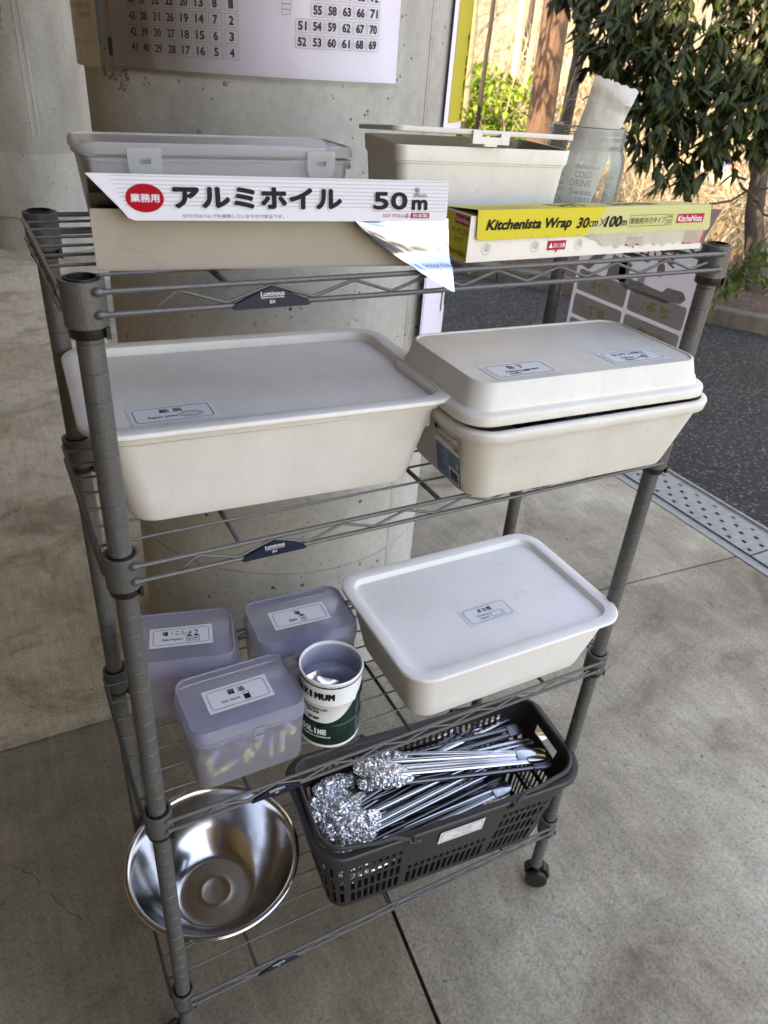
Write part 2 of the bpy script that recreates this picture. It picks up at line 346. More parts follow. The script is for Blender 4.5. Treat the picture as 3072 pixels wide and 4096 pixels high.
def copy_thing(root, loc, rz, label=None, group=None):
    r = root.copy(); COL.objects.link(r); r.location = loc; r.rotation_euler = (0, 0, rz) if not hasattr(rz, '__len__') else rz
    if label: r['label'] = label
    if group: r['group'] = group
    for ch in list(root.children):
        c = ch.copy(); COL.objects.link(c); c.parent = r
        for g in list(ch.children):
            d = g.copy(); COL.objects.link(d); d.parent = c
    return r
def rr(w, d, r, z, cx=0.0, cy=0.0, n=7):
    r = min(r, w / 2 - 1e-4, d / 2 - 1e-4); pts = []
    for qx, qy, a0 in ((1, 1, 0), (-1, 1, 90), (-1, -1, 180), (1, -1, 270)):
        for k in range(n + 1):
            a = radians(a0 + 90 * k / n)
            pts.append((cx + qx * (w / 2 - r) + r * cos(a), cy + qy * (d / 2 - r) + r * sin(a), z))
    return pts

# ------------------------------------------------------------------ flat print (stickers, posters)
_tc = {}
def text_geo(s, bold=0.0):
    key = (s, bold)
    if key in _tc: return _tc[key]
    cu = bpy.data.curves.new('t', 'FONT'); cu.body = s; cu.size = 1.0; cu.offset = 0.0; cu.resolution_u = 3; cu.fill_mode = 'FRONT'
    ob = bpy.data.objects.new('t', cu); COL.objects.link(ob)
    dg = bpy.context.evaluated_depsgraph_get(); me = bpy.data.meshes.new_from_object(ob.evaluated_get(dg))
    vs = [(v.co.x, v.co.y) for v in me.vertices]; fs = [tuple(p.vertices) for p in me.polygons]
    bpy.data.objects.remove(ob); bpy.data.curves.remove(cu); bpy.data.meshes.remove(me)
    if not vs: vs = [(0, 0), (1, 0), (0, 1)]
    x0 = min(v[0] for v in vs); x1 = max(v[0] for v in vs); y0 = min(v[1] for v in vs); y1 = max(v[1] for v in vs)
    _tc[key] = (vs, fs, x0, x1, y0, y1); return _tc[key]
class Decal:
    """2-D print laid on a mapped surface, (u, v, h) -> point"""
    def __init__(s, fn): s.fn = fn; s.mb = MB()
    def poly(s, pts, mi, h=1):
        tri = tessellate_polygon([[V((p[0], p[1], 0)) for p in pts]])
        s.mb.add([s.fn(p[0], p[1], h) for p in pts], [tuple(t) for t in tri], mi)
    def rect(s, u0, v0, u1, v1, mi, h=1, nu=1):
        vs = []; fs = []
        for i in range(nu + 1):
            u = u0 + (u1 - u0) * i / nu; vs += [s.fn(u, v0, h), s.fn(u, v1, h)]
        for i in range(nu): fs.append((2 * i, 2 * i + 2, 2 * i + 3, 2 * i + 1))
        s.mb.add(vs, fs, mi)
    def rrect(s, u0, v0, u1, v1, r, mi, h=1):
        s.poly([(p[0], p[1]) for p in rr(u1 - u0, v1 - v0, r, 0, (u0 + u1) / 2, (v0 + v1) / 2, 4)], mi, h)
    def frame(s, u0, v0, u1, v1, r, t, mi, h=2):
        a = rr(u1 - u0, v1 - v0, r, 0, (u0 + u1) / 2, (v0 + v1) / 2, 4)
        b = rr(u1 - u0 - 2 * t, v1 - v0 - 2 * t, max(r - t, 1e-5), 0, (u0 + u1) / 2, (v0 + v1) / 2, 4)
        n = len(a); s.mb.add([s.fn(p[0], p[1], h) for p in a] + [s.fn(p[0], p[1], h) for p in b],
                             [(i, (i + 1) % n, n + (i + 1) % n, n + i) for i in range(n)], mi)
    def line(s, a, b, t, mi, h=2):
        d = V((b[0] - a[0], b[1] - a[1])); n = V((-d.y, d.x)).normalized() * t / 2
        s.poly([(a[0] - n.x, a[1] - n.y), (b[0] - n.x, b[1] - n.y), (b[0] + n.x, b[1] + n.y), (a[0] + n.x, a[1] + n.y)], mi, h)
    def ell(s, cx, cy, rx, ry, mi, h=1, n=28): s.poly([(cx + rx * cos(2 * pi * k / n), cy + ry * sin(2 * pi * k / n)) for k in range(n)], mi, h)
    def ring(s, cx, cy, rx, ry, t, mi, h=2, n=28):
        a = [(cx + rx * cos(2 * pi * k / n), cy + ry * sin(2 * pi * k / n)) for k in range(n)]
        b = [(cx + (rx - t) * cos(2 * pi * k / n), cy + (ry - t) * sin(2 * pi * k / n)) for k in range(n)]
        s.mb.add([s.fn(p[0], p[1], h) for p in a + b], [(i, (i + 1) % n, n + (i + 1) % n, n + i) for i in range(n)], mi)
    def text(s, t, cx, cy, w, hh, mi, h=2, bold=0.0, flip=False, shear=0.0, rot=0.0, align='c'):
        vs, fs, x0, x1, y0, y1 = text_geo(t, 0); sx = w / (x1 - x0); sy = hh / (y1 - y0)
        e = bold * sy * (y1 - y0)
        offs = [(0, 0)] if bold <= 0 else [(0, 0), (e, 0), (-e, 0), (0, e), (0, -e)] if bold < .04 else [(e * cos(q * pi / 4), e * sin(q * pi / 4)) for q in range(8)] + [(0, 0)]
        for q, (ox, oy) in enumerate(offs): s._text1(vs, fs, x0, x1, y0, y1, sx, sy, cx, cy, ox, oy, h + .08 * q, mi, flip, shear, rot)
    def _text1(s, vs, fs, x0, x1, y0, y1, sx, sy, cx, cy, ox, oy, h, mi, flip, shear, rot):
        P = []
        for x, y in vs:
            a = (x - (x0 + x1) / 2) * sx + ox; b = (y - (y0 + y1) / 2) * sy + oy; a += shear * b
            if flip: a = -a
            if rot: a, b = a * cos(rot) - b * sin(rot), a * sin(rot) + b * cos(rot)
            P.append(s.fn(cx + a, cy + b, h))
        s.mb.add(P, fs, mi)
    def build(s, name, mats, parent, label=None): return s.mb.build(name, mats, parent, label, smooth=False)
def plane_fn(o, ux, uy, step=0.00022):
    o, ux, uy = V(o), V(ux).normalized(), V(uy).normalized(); n = ux.cross(uy)
    return lambda u, v, h: o + ux * u + uy * v + n * (h * step)

def sticker(parent, cx, cy, z, rz, jp, en, icon, W=0.075, H=0.036, jw=None, film=True, label=None):
    ux = (cos(rz), sin(rz), 0); uy = (-sin(rz), cos(rz), 0)
    d = Decal(plane_fn((cx, cy, z), ux, uy))
    d.rect(-W / 2, -H / 2, W / 2, H / 2, 0, 1)
    d.frame(-W / 2 + .004, -H / 2 + .004, W / 2 - .004, H / 2 - .004, .004, .0006, 1)
    jw = jw or 0.011 * len(jp)
    d.text(jp, -0.001, 0.0065, jw, 0.0078, 1, bold=0.022)
    if isinstance(en, str): en = [en]
    ew = 0.0021 * max(len(e) for e in en) + .002
    for i, e in enumerate(en): d.text(e, -0.010, -0.0055 - (i - (len(en) - 1) / 2) * 0.0052, 0.0021 * len(e) + .002, 0.0048 if len(en) == 1 else .0038, 1, bold=0.01)
    ix = -0.010 + ew / 2 + 0.008
    if icon == 'plate':
        d.ring(ix + .004, -.0045, .0105, .006, .0006, 1); d.ring(ix + .004, -.0045, .008, .0042, .0005, 1); d.line((ix - .002, -.006), (ix + .008, -.003), .0005, 1)
    elif icon == 'knife':
        d.poly([(ix - .010, -.004), (ix + .002, -.0022), (ix + .002, -.0058), (ix - .002, -.0062)], 1, 2); d.poly([(ix + .002, -.003), (ix + .014, -.0022), (ix + .014, -.0044), (ix + .002, -.0046)], 1, 2)
    elif icon == 'shears':
        d.poly([(ix - .008, -.006), (ix + .003, -.003), (ix + .004, -.0045), (ix - .004, -.0065)], 1, 2); d.ring(ix + .007, -.002, .0035, .0025, .0011, 1); d.ring(ix + .006, -.006, .0035, .0025, .0011, 1)
    elif icon == 'board':
        d.frame(ix - .006, -.011, ix + .014, -.001, .0015, .0006, 1); d.line((ix + .011, -.008), (ix + .011, -.004), .0008, 1)
    elif icon == 'shaker' or icon == 'shaker2' or icon == 'shaker_s':
        for q, ch in enumerate('SP' if icon == 'shaker2' else 'S'):
            x = ix + q * .0085 - (.001 if icon == 'shaker2' else 0)
            d.frame(x - .0034, -.011, x + .0034, -.0012, .0008, .0006, 1); d.rect(x - .0026, -.0012, x + .0026, .0012, 1, 2); d.text(ch, x, -.0064, .0026, .0045, 1, bold=.02)
    elif icon == 'soy':
        d.poly([(ix - .0035, -.011), (ix + .0035, -.011), (ix + .0035, -.0035), (ix - .0035, -.0035)], 1, 2); d.frame(ix - .0035, -.0035, ix + .0035, .001, .0005, .0005, 1)
    elif icon == 'tong':
        d.line((ix - .004, -.0075), (ix + .010, -.0035), .0007, 1); d.line((ix - .004, -.0085), (ix + .010, -.0085), .0007, 1)
    return d.build('sticker', ['sticker', 'ink'], parent, label)

# ------------------------------------------------------------------ THE RACK
W_, D_ = 0.63, 0.2365
ZS = [1.132, 0.903, 0.5636, 0.1843]
DK = [z - 0.0035 for z in ZS]     # top of the wire decks
rack = thing('wire_shelving_rack', 'tall dark grey wire shelving rack on casters with four wire shelves', 'shelving rack')
# posts
post_mb = MB(); prof = []; z = 0.055
PR = 0.0098
prof = [(0.001, 0.052), (PR, 0.052)]; z = 0.075
while z < 1.115:
    prof += [(PR, z - 0.0007), (PR - 0.0007, z), (PR, z + 0.0007)]; z += 0.0225
prof += [(PR, 1.1235), (PR - 0.0014, 1.1235), (PR - 0.0014, 1.10), (0.0005, 1.10)]
post_mb.lathe(prof, 20); first = None
wheel_mb = MB()
for i, (x, y) in enumerate(((0, 0), (W_, 0), (0, D_), (W_, D_))):
    if first is None: p = post_mb.build('post', 'powder', rack); first = p
    else: p = first.copy(); COL.objects.link(p); p.parent = rack
    p.location = (x, y, 0)
    # black inner end plug
# casters
def caster(parent, x, y, a, trail=.013):
    c = MB(); c.tube([(0, 0, 0.054), (0, 0, 0.036)], 0.0055, 10)
    fr = []; # curved hood over the wheel, axis along local y
    for yy in (-0.0015, 0.0155):
        fr.append([(0.023 * cos(t) , yy, 0.0225 + 0.0225 * sin(t)) for t in [radians(-62 + k * 232 / 16) for k in range(17)]])
    ins = [[(0.019 * cos(t), yy, 0.0225 + 0.019 * sin(t)) for t in [radians(-62 + k * 232 / 16) for k in range(17)]] for yy in (-0.0015, 0.0155)]
    c.loft([fr[0], fr[1], ins[1], ins[0], fr[0]], 0, closed=False)
    c.v = [(px_ + (trail if pz_ < .0455 else 0), py_, pz_) for px_, py_, pz_ in c.v]; c.box((.006, .007, .0445), (.022, .013, .006)); o = c.build('caster', 'blackp', parent, loc=(x, y, 0.0), rot=(0, 0, a))
    w = MB()
    for yy in (-0.014, 0.003):
        n = 28; rings = [[(r * cos(2 * pi * k / n), yy + dy, 0.020 + r * sin(2 * pi * k / n)) for k in range(n)] for r, dy in ((.004, .001), (.013, 0), (.0165, .0), (.0195, .0015), (.0195, .0085), (.0165, .010), (.013, .010), (.004, .009))]
        w.loft(rings, 0)
    w.tube([(0, -.013, .020), (0, .013, .020)], .004, 8)
    w.v = [(px_ + trail, py_, pz_) for px_, py_, pz_ in w.v]; w.build('wheel', 'blackp', o)
caster(rack, 0.0, 0.0, radians(108), .024); caster(rack, W_, 0.0, radians(-38), .006); caster(rack, 0.0, D_, radians(120)); caster(rack, W_, D_, radians(60))
# shelves
def make_shelf(zt, first_one=False):
    s = MB(); ru = zt - 0.0062; rl = zt - 0.0220
    yo = 0.0150; xo = 0.0150
    # front and back rails + zigzag
    for sy, ty in ((-1, 0), (1, D_)):
        yy = ty + sy * yo
        for zz in (ru, rl): s.tube([(0.006, yy, zz), (W_ - 0.006, yy, zz)], 0.0022, 8)
        pts = [(0.047, yy - sy * .0, rl + 0.004)]; x = 0.062; up = True
        while x < W_ - 0.03:
            zz = (ru - 0.0026) if up else (rl + 0.0026)
            pts += [(x - .0018, yy, zz - (0.0003 if up else -0.0003)), (x + .0018, yy, zz - (0.0003 if up else -0.0003))]; x += 0.0345; up = not up
        pts.append((x - .012, yy, (ru + rl) / 2)); s.tube(pts, 0.0014, 6)
    for sx, tx in ((-1, 0), (1, W_)):
        xx = tx + sx * xo
        for zz in (ru, rl): s.tube([(xx, 0.006, zz), (xx, D_ - 0.006, zz)], 0.0022, 8)
        pts = []; y = 0.02; up = True
        while y < D_ - 0.015:
            pts.append((xx, y, (ru - 0.003) if up else (rl + 0.003))); y += 0.019; up = not up
        s.tube(pts, 0.0014, 6)
    for k in range(7):      # deck wires along the shelf
        y = 0.024 + (D_ - 0.048) * k / 6
        s.tube([(-xo, y, zt - 0.0048), (W_ + xo, y, zt - 0.0048)], 0.0013, 6)
    for k in range(3):      # cross supports under the deck
        x = W_ * (0.16 + 0.335 * k)
        s.tube([(x, -0.011, zt - 0.0092), (x, D_ + 0.011, zt - 0.0092)], 0.0024, 8)
    sh = s.build('shelf', 'powder', rack)
    # weld blobs + sleeves
    for cx, cy in ((0, 0), (W_, 0), (0, D_), (W_, D_)):
        c = MB(); ro, ri = 0.0152, 0.0118
        c.lathe([(ri, zt - 0.032), (ro - .0004, zt - 0.0323), (ro, zt - 0.0318), (ro, zt - 0.0006), (ro - .0005, zt), (ri + .0004, zt), (ri, zt - 0.0006), (ri, zt - 0.032)], 28, (cx, cy, 0))
        sx = 1 if cx == 0 else -1
        for zz in (ru, rl):
            fy = (cy - 0.0148) if cy == 0 else (cy + 0.0148)
            px = cx + sx * 0.0075
            c.tube([(px - .0042, fy, zz), (px - .002, fy, zz), (px + .001, fy, zz), (px + .0035, fy, zz)], [.0012, .0031, .0034, .0022], 8)
        c.build('corner_collar', 'powder', sh)
        b = MB(); b.lathe([(.0100, zt - .0402), (.0131, zt - .0402), (.0136, zt - .0395), (.0136, zt - .0320), (.0118, zt - .0318), (.0112, zt + .0012), (.0100, zt + .0012), (.0100, zt - .0402)], 24, (cx, cy, 0))
        b.box((cx + .0122 * cos(.3), cy - .0122 * sin(1.0), zt - .036), (.003, .004, .0085))
        b.build('lock_sleeve', 'blackp', sh)
    # badge between the rails near the front left corner
    bx = 0.131; yb = -yo - 0.0030
    bm = MB(); tri = [(-.0315, rl - .0016), (-.030, rl - .003), (.030, rl - .003), (.0315, rl - .0016), (.0290, rl + .0014), (.0035, ru - .0035), (0, ru - .0024), (-.0035, ru - .0035), (-.0290, rl + .0014)]
    bm.loft([[(bx + a, yb + .003, z2) for a, z2 in tri], [(bx + a, yb + .0006, z2) for a, z2 in tri], [(bx + a * .985, yb, rl + (z2 - rl) * .97) for a, z2 in tri]], 0, True, False, False)
    fr = [V((bx + a * .985, yb, rl + (z2 - rl) * .97)) for a, z2 in tri]
    tr = tessellate_polygon([fr]); bm.add(fr, [tuple(t) for t in tr], 0)
    d = Decal(plane_fn((bx, yb, rl), (1, 0, 0), (0, 0, 1)))
    d.text('Luminous', 0, 0.0080, 0.0185, 0.0036, 1, 1, bold=.012)
    zz = [(-.0092 + .0184 * k / 20, .0050 + (.0005 if k % 2 else -.0005)) for k in range(21)]
    for a, b2 in zip(zz, zz[1:]): d.line(a, b2, .00035, 1, 1)
    d.text('EX', 0, 0.0018, 0.0042, 0.0022, 1, 1, bold=.02)
    o = len(bm.v); bm.v += d.mb.v; bm.f += [tuple(i + o for i in f) for f in d.mb.f]; bm.m += d.mb.m
    bm.build('badge', ['navy', 'white_ink'], sh, smooth=False)
for z in ZS: make_shelf(z)

# ------------------------------------------------------------------ lidded storage boxes
def tub(parent, w, d, h, taper, r, mat, flange=0.007, fh=0.010, name='tub'):
    t = MB(); R = []
    def ring(f, z, ex=0.0, rad=None):
        tw = w - 2 * taper * (1 - f); td = d - 2 * taper * (1 - f)
        return rr(tw + 2 * ex, td + 2 * ex, (rad or r) + ex, z)
    R += [ring(0, 0, -0.012), ring(0, 0.0006, -0.006), ring(0.01, 0.0030, -0.0015), ring(0.04, 0.008)]
    for k in range(1, 6): R.append(ring(0.04 + 0.9 * k / 5, 0.008 + (h - fh - 0.008) * k / 5))
    R += [ring(0.95, h - fh + .001, flange - .001), ring(0.95, h - fh + .0022, flange), ring(1, h - .003, flange), ring(1, h - .001, flange - .001), ring(1, h, flange - .003), ring(1, h, -0.0005), ring(0.95, h - fh, -0.0025)]
    for k in range(4, -1, -1): R.append(ring(0.04 + 0.9 * k / 5, 0.008 + (h - fh - 0.008) * k / 5, -0.0025))
    R.append(ring(0, 0.003, -0.014))
    t.loft(R, 0, True, True, True)
    return t.build(name, mat, parent)
def tray_lid(parent, w, d, r, mat, z, inset=0.0145, deep=0.0085, tilt=(0, 0), name='lid'):
    t = MB(); R = [rr(w - .006, d - .006, r - .003, -.0045), rr(w - .0016, d - .0016, r - .0008, -.0048), rr(w, d, r, -.0040), rr(w, d, r, -.0012), rr(w - .0012, d - .0012, r - .0006, -.0003), rr(w - .003, d - .003, r - .0015, 0),
                   rr(w - 2 * inset + .002, d - 2 * inset + .002, r * .62, 0), rr(w - 2 * inset, d - 2 * inset, r * .6, -.0006), rr(w - 2 * inset - .0045, d - 2 * inset - .0045, r * .5, -deep + .001), rr(w - 2 * inset - .0065, d - 2 * inset - .0065, r * .45, -deep),
                   ]
    t.loft(R, 0, True, False, True)
    t.loft([rr(w - .014, d - .014, r - .006, -.004), rr(w - .018, d - .018, r - .007, -.0125), rr(w - .022, d - .022, r - .008, -.0125)], 0, True, False, True)
    return t.build(name, mat, parent, loc=(0, 0, z), rot=(tilt[0], tilt[1], 0))
# 1: paper plate box
b1 = thing('storage_box', 'large cream plastic box with a paper plate sticker on its lid, left on second shelf', 'storage box', (0.1630, 0.1140, DK[1]), radians(-3.2))
tub(b1, 0.318, 0.200, 0.0965, 0.018, 0.026, 'cream', 0.004, 0.007)
l1 = tray_lid(b1, 0.346, 0.226, 0.036, 'cream', 0.1040, 0.0155, 0.0085, (radians(-0.4), radians(0.35)))
sticker(l1, -0.0930, -0.0600, -0.0083, radians(2.4), '紙 皿', 'Paper plate', 'plate', jw=.020)
# 3: chopping board box
b3 = thing('storage_box', 'white plastic box with a chopping board sticker on its lid, on the third shelf', 'storage box', (0.4582, 0.0770, DK[2]), radians(-0.43))
tub(b3, 0.310, 0.205, 0.094, 0.018, 0.028, 'white', 0.004, 0.007)
l3 = tray_lid(b3, 0.332, 0.2275, 0.036, 'white', 0.1005, 0.0165, 0.0080)
sticker(l3, -0.002, -0.0245, -0.0078, radians(1.0), 'まな板', ['Chopping', 'board'], 'board', jw=.022)
# 2: kitchen knife box with a deep lid
b2 = thing('storage_box', 'beige box with a deep raised lid carrying kitchen knife and kitchen shears stickers', 'storage box', (0.4680, 0.0290, DK[1]), radians(-2.0))
tub(b2, 0.302, 0.170, 0.086, 0.016, 0.028, 'cream2', 0.0065, 0.013)
t = MB(); w, d = 0.304, 0.172
t.loft([rr(w - .006, d - .006, .026, .001), rr(w, d, .028, 0), rr(w + .004, d + .004, .030, .0015), rr(w + .004, d + .004, .030, .0080), rr(w + .0022, d + .0022, .029, .0102), rr(w - .001, d - .001, .027, .0113), rr(w - .009, d - .009, .025, .0120),
        rr(w - .0125, d - .0125, .024, .0130), rr(w - .0150, d - .0150, .023, .0185), rr(w - .0175, d - .0175, .0225, .0198), rr(w - .0265, d - .0250, .022, .0370), rr(w - .0280, d - .0265, .022, .0378),
        rr(w - .0315, d - .0300, .020, .0378), rr(w - .0330, d - .0315, .019, .0362)], 0, True, True, True)
l2 = t.build('lid', 'cream2', b2, loc=(-.005, 0.002, 0.0890), rot=(radians(-0.5), radians(0.35), 0))
sticker(l2, -0.0760, -0.0440, 0.0364, radians(2.0), '包 丁', ['Kitchen', 'knife'], 'knife', jw=.020)
sticker(l2, 0.0700, -0.0420, 0.0364, radians(.3), 'キッチンバサミ', ['Kitchen', 'shears'], 'shears', jw=.042)
# latch on the left end
t = MB(); t.box((-0.1600, 0.012, 0.0735), (0.004, 0.050, 0.020)); t.box((-0.1633, 0.012, 0.0655), (0.004, 0.050, 0.003)); t.box((-0.1633, 0.037, 0.0735), (0.004, 0.003, 0.018)); t.box((-0.1633, -0.013, 0.0735), (0.004, 0.003, 0.018))
t.build('latch', 'cream2', b2)
# shop label on the left end of box 2
lean = math.atan2(0.016, 0.086)
d = Decal(plane_fn((-0.1448, -0.034, 0.041), (0, -1, 0), (-sin(lean), 0, cos(lean)), .0003))
d.rrect(-.024, -.031, .024, .031, .003, 0, 2); d.rrect(-.024, -.031, .024, .006, .003, 1, 3)
d.rect(-.023, .006, .023, .0105, 2, 3); d.text('Container Box  - Eco-friendly -', 0, .0082, .038, .0028, 3, 4)
d.text('体にやさしい', -.006, .024, .024, .005, 3, 4, bold=.01); d.text('コンテナボックス', -.006, .016, .028, .0052, 3, 4, bold=.015); d.rect(-.0235, .0205, -.0185, .026, 3, 4)
d.rrect(.0095, .017, .023, .030, .002, 2, 3); d.frame(.0095, .017, .023, .030, .002, .0006, 4, 4); d.text('200円', .0163, .0258, .011, .0045, 4, 5, bold=.02); d.text('(税込220円)', .0163, .020, .011, .0026, 4, 5)
d.frame(.0105, .0110, .023, .0162, .0015, .0005, 3, 4); d.text('40%', .0185, .0136, .007, .0032, 3, 5, bold=.02)
for k in range(13):
    d.rect(-.0215, .0025 - k * .0024, -.0215 + .018 * (0.75 + .25 * sin(k * 5.1)), .0032 - k * .0024, 5, 4)
    if k < 6: d.rect(.001, .0025 - k * .0024, .001 + .018 * (0.75 + .25 * sin(k * 3.1)), .0032 - k * .0024, 5, 4)
d.rect(.002, -.029, .0215, -.013, 2, 4); x = .0035
for k in range(20):
    bw = (.0003, .0006, .0004, .0008)[k * 7 % 4]; d.rect(x, -.0265, x + bw, -.0145, 3, 5); x += .00085
d.text('4549131 152104', .0115, -.0279, .016, .0015, 3, 5)
for k in range(3): d.line((.016, -.0095 + k * .0022), (.0185, -.0080 + k * .0022), .0008, 2, 4); d.line((.0185, -.0080 + k * .0022), (.021, -.0095 + k * .0022), .0008, 2, 4)
d.build('shop_label', ['labelcream', 'labelblue', 'white_ink', 'ink', 'pinkred', 'gink'], b2)
# knives that show as a dark band in the gap of box 2
def knife(loc, rz, lab):
    k = thing('kitchen_knife', lab, 'knife', loc, rz)
    h = MB(); h.loft([rr(.006, .020, .003, 0), rr(.006, .022, .003, .004)], 0); 
    h = MB(); rg = []
    for x, ww, hh in ((-.055, .010, .007), (-.052, .016, .011), (-.03, .014, .010), (0.0, .016, .012), (.012, .016, .011)): rg.append([(x, p[0], p[1]) for p in rr(ww, hh, .003, 0)])
    h.loft(rg, 0, True, True, True); h.build('handle', 'blackp', k)
    bl = MB(); bl.box((.06, 0, 0), (.10, .022, .0014)); bl.build('blade', 'steel', k)
knife((0.43, -0.022, DK[1] + .079), radians(4), 'black handled kitchen knife just showing in the lid gap of the beige box, left one')
knife((0.52, -0.026, DK[1] + .079), radians(-3), 'black handled kitchen knife just showing in the lid gap of the beige box, right one')
# ------------------------------------------------------------------ cream box with open lid on the top shelf
bc = thing('storage_box', 'cream plastic box with its clasp lid ajar, between clear case and glass jar', 'storage box', (0.392, 0.136, DK[0]), radians(-7))
t = MB(); w, d = 0.186, 0.100
t.loft([rr(w - .022, d - .018, .010, .0), rr(w - .016, d - .012, .012, .002), rr(w - .006, d - .005, .011, .0645), rr(w - .004, d - .003, .011, .065), rr(w - .004, d - .003, .011, .0665), rr(w - .002, d - .001, .011, .067), rr(w, d, .011, .079), rr(w - .001, d - .001, .011, .0800),
        rr(w - .005, d - .005, .009, .0800), rr(w - .007, d - .007, .009, .067), rr(w - .020, d - .016, .009, .003)], 0, True, True, True)
t.build('tub', 'cream2', bc)
t = MB(); t.loft([rr(w + .004, d + .004, .010, -.0022), rr(w + .005, d + .005, .011, -.0015), rr(w + .005, d + .005, .011, .0016), rr(w + .003, d + .003, .010, .0022)], 0, True, True, True)
lc = t.build('lid', 'cream', bc, loc=(-0.003, 0.0, 0.0885), rot=(radians(-4.6), radians(0.6), 0))
t = MB(); cy = -d / 2 - .0042
t.box((-.0145, cy, -.004), (.009, .0025, .011)); t.box((.0145, cy, -.004), (.009, .0025, .011)); t.box((0, cy, -.0065), (.021, .0025, .006)); t.box((0, cy, .0005), (.021, .0025, .002)); t.box((0, cy - .0002, -.0105), (.013, .0018, .0018))
t.build('clasp', 'cream', lc)
# ------------------------------------------------------------------ clear latch case
cc = thing('storage_case', 'long clear translucent case with two latch tabs, back left of the top shelf', 'storage case', (0.1465, 0.1645, DK[0]), radians(-0.5))
w, d = 0.236, 0.076
t = MB(); t.loft([rr(w - .020, d - .012, .010, 0), rr(w - .016, d - .008, .012, .002), rr(w - .004, d - .002, .013, .060), rr(w + .001, d + .003, .013, .0605), rr(w + .001, d + .003, .013, .0622), rr(w - .003, d - .002, .012, .063),
                  rr(w - .006, d - .005, .011, .063), rr(w - .008, d - .006, .011, .060), rr(w - .018, d - .011, .010, .003)], 0, True, True, True)
t.build('case_body', 'clear', cc)
t = MB(); t.loft([rr(w + .001, d + .001, .012, .0650), rr(w + .004, d + .004, .014, .0648), rr(w + .004, d + .004, .014, .0700), rr(w - .001, d - .001, .012, .0735), rr(w - .004, d - .004, .011, .0735), rr(w - .006, d - .006, .010, .0722)], 0, True, True, True)
lidc = t.build('lid', 'clear', cc)
for lx in (-0.071, 0.083):
    t = MB(); a = [(-.0135, .0705), (-.0135, .0565), (-.0115, .0510), (-.0065, .0480), (.0065, .0480), (.0115, .0510), (.0135, .0565), (.0135, .0705)]
    b = [(-.0046, .0625), (-.0046, .0600), (-.0040, .0588), (-.003, .0584), (.003, .0584), (.0040, .0588), (.0046, .0600), (.0046, .0625)]
    y0, y1 = -d / 2 - .0040, -d / 2 - .0058
    for (yy, fl) in ((y0, 1), (y1, 0)):
        n = 8; vs = [(lx + p[0], yy, p[1]) for p in a + b]; fs = [(i, (i + 1) % n, n + (i + 1) % n, n + i) for i in range(n)]
        t.add(vs, [f[::-1] for f in fs] if fl else fs)
    t.loft([[(lx + p[0], y0, p[1]) for p in a], [(lx + p[0], y1, p[1]) for p in a]], 0); t.loft([[(lx + p[0], y1, p[1]) for p in b], [(lx + p[0], y0, p[1]) for p in b]], 0)
    t.build('latch', 'clear', lidc)
# ------------------------------------------------------------------ jar with paper sleeve
jar = thing('glass_jar', 'clear glass mason jar with threaded neck and raised lettering behind the yellow box', 'jar', (0.552, 0.143, DK[0]))
t = MB(); po = [(0.0, .001), (.034, .0), (.0385, .003), (.0400, .010), (.0408, .030), (.0410, .062), (.0400, .070), (.0372, .0755), (.0366, .0775), (.0385, .0785), (.0385, .0800), (.0366, .0812), (.0366, .0860), (.0384, .0868), (.0384, .0882), (.0366, .0892), (.0366, .0920), (.0382, .0928), (.0382, .0940), (.0368, .0952), (.0366, .0980), (.0350, .0985),
        (.0342, .0975), (.0345, .076), (.0375, .068), (.0385, .060), (.0378, .012), (.034, .006), (.0, .005)]
po = [(r_ * 1.10, z_) for r_, z_ in po]; t.lathe(po, 48); t.build('jar_body', 'glass', jar)
def cylfn(c, R, step, th0=0.0):
    return lambda u, v, h: V((c[0] + (R + h * step) * sin(th0 + u / R), c[1] - (R + h * step) * cos(th0 + u / R), c[2] + v))
M['emboss'] = thin_clear('embossed_glass', (0.40, 0.41, 0.38), 0.65, 0.15)
d = Decal(cylfn((0, 0, 0), .0453, .0002, radians(-36)))
for k, (tx, v, hh, ww, uu) in enumerate((('delicious', .0625, .0048, .026, .002), ('COLD', .0545, .0062, .018, -.001), ('DRINK', .0462, .0068, .022, -.002), ('Sweet', .0375, .0062, .024, -.001), ('tasty taste', .0295, .0060, .036, .012), ('Happy', .0385, .0058, .020, -.028), ('smile', .0455, .0052, .018, -.030), ('fresh', .053, .005, .017, -.030), ('juice', .0605, .005, .017, -.029), ('ice', .0455, .006, .012, .026), ('lemon', .053, .005, .018, .028), ('mix', .0375, .006, .012, .030), ('ROCK', .029, .006, .020, -.029))):
    d.text(tx, uu, v, ww, hh, 0, 1, bold=.012)
d.build('raised_lettering', ['emboss'], jar)
slv = thing('paper_sleeve', 'white crinkled paper straw sleeve with serrated top standing in the glass jar', 'paper packet', (0.552, 0.143, DK[0] + .008))
t = MB(); rows = 26; cols = 10; L = 0.134; vr = V((cos(radians(40)), -sin(radians(40)), 0))   # across the view
base = V((-.010, .004, 0)); ax = (V((0, 0, 1)) * cos(radians(13)) + V((cos(radians(-35)), sin(radians(-35)), 0)) * sin(radians(13))).normalized()
side = (vr - ax * vr.dot(ax)).normalized(); nrm = side.cross(ax).normalized()
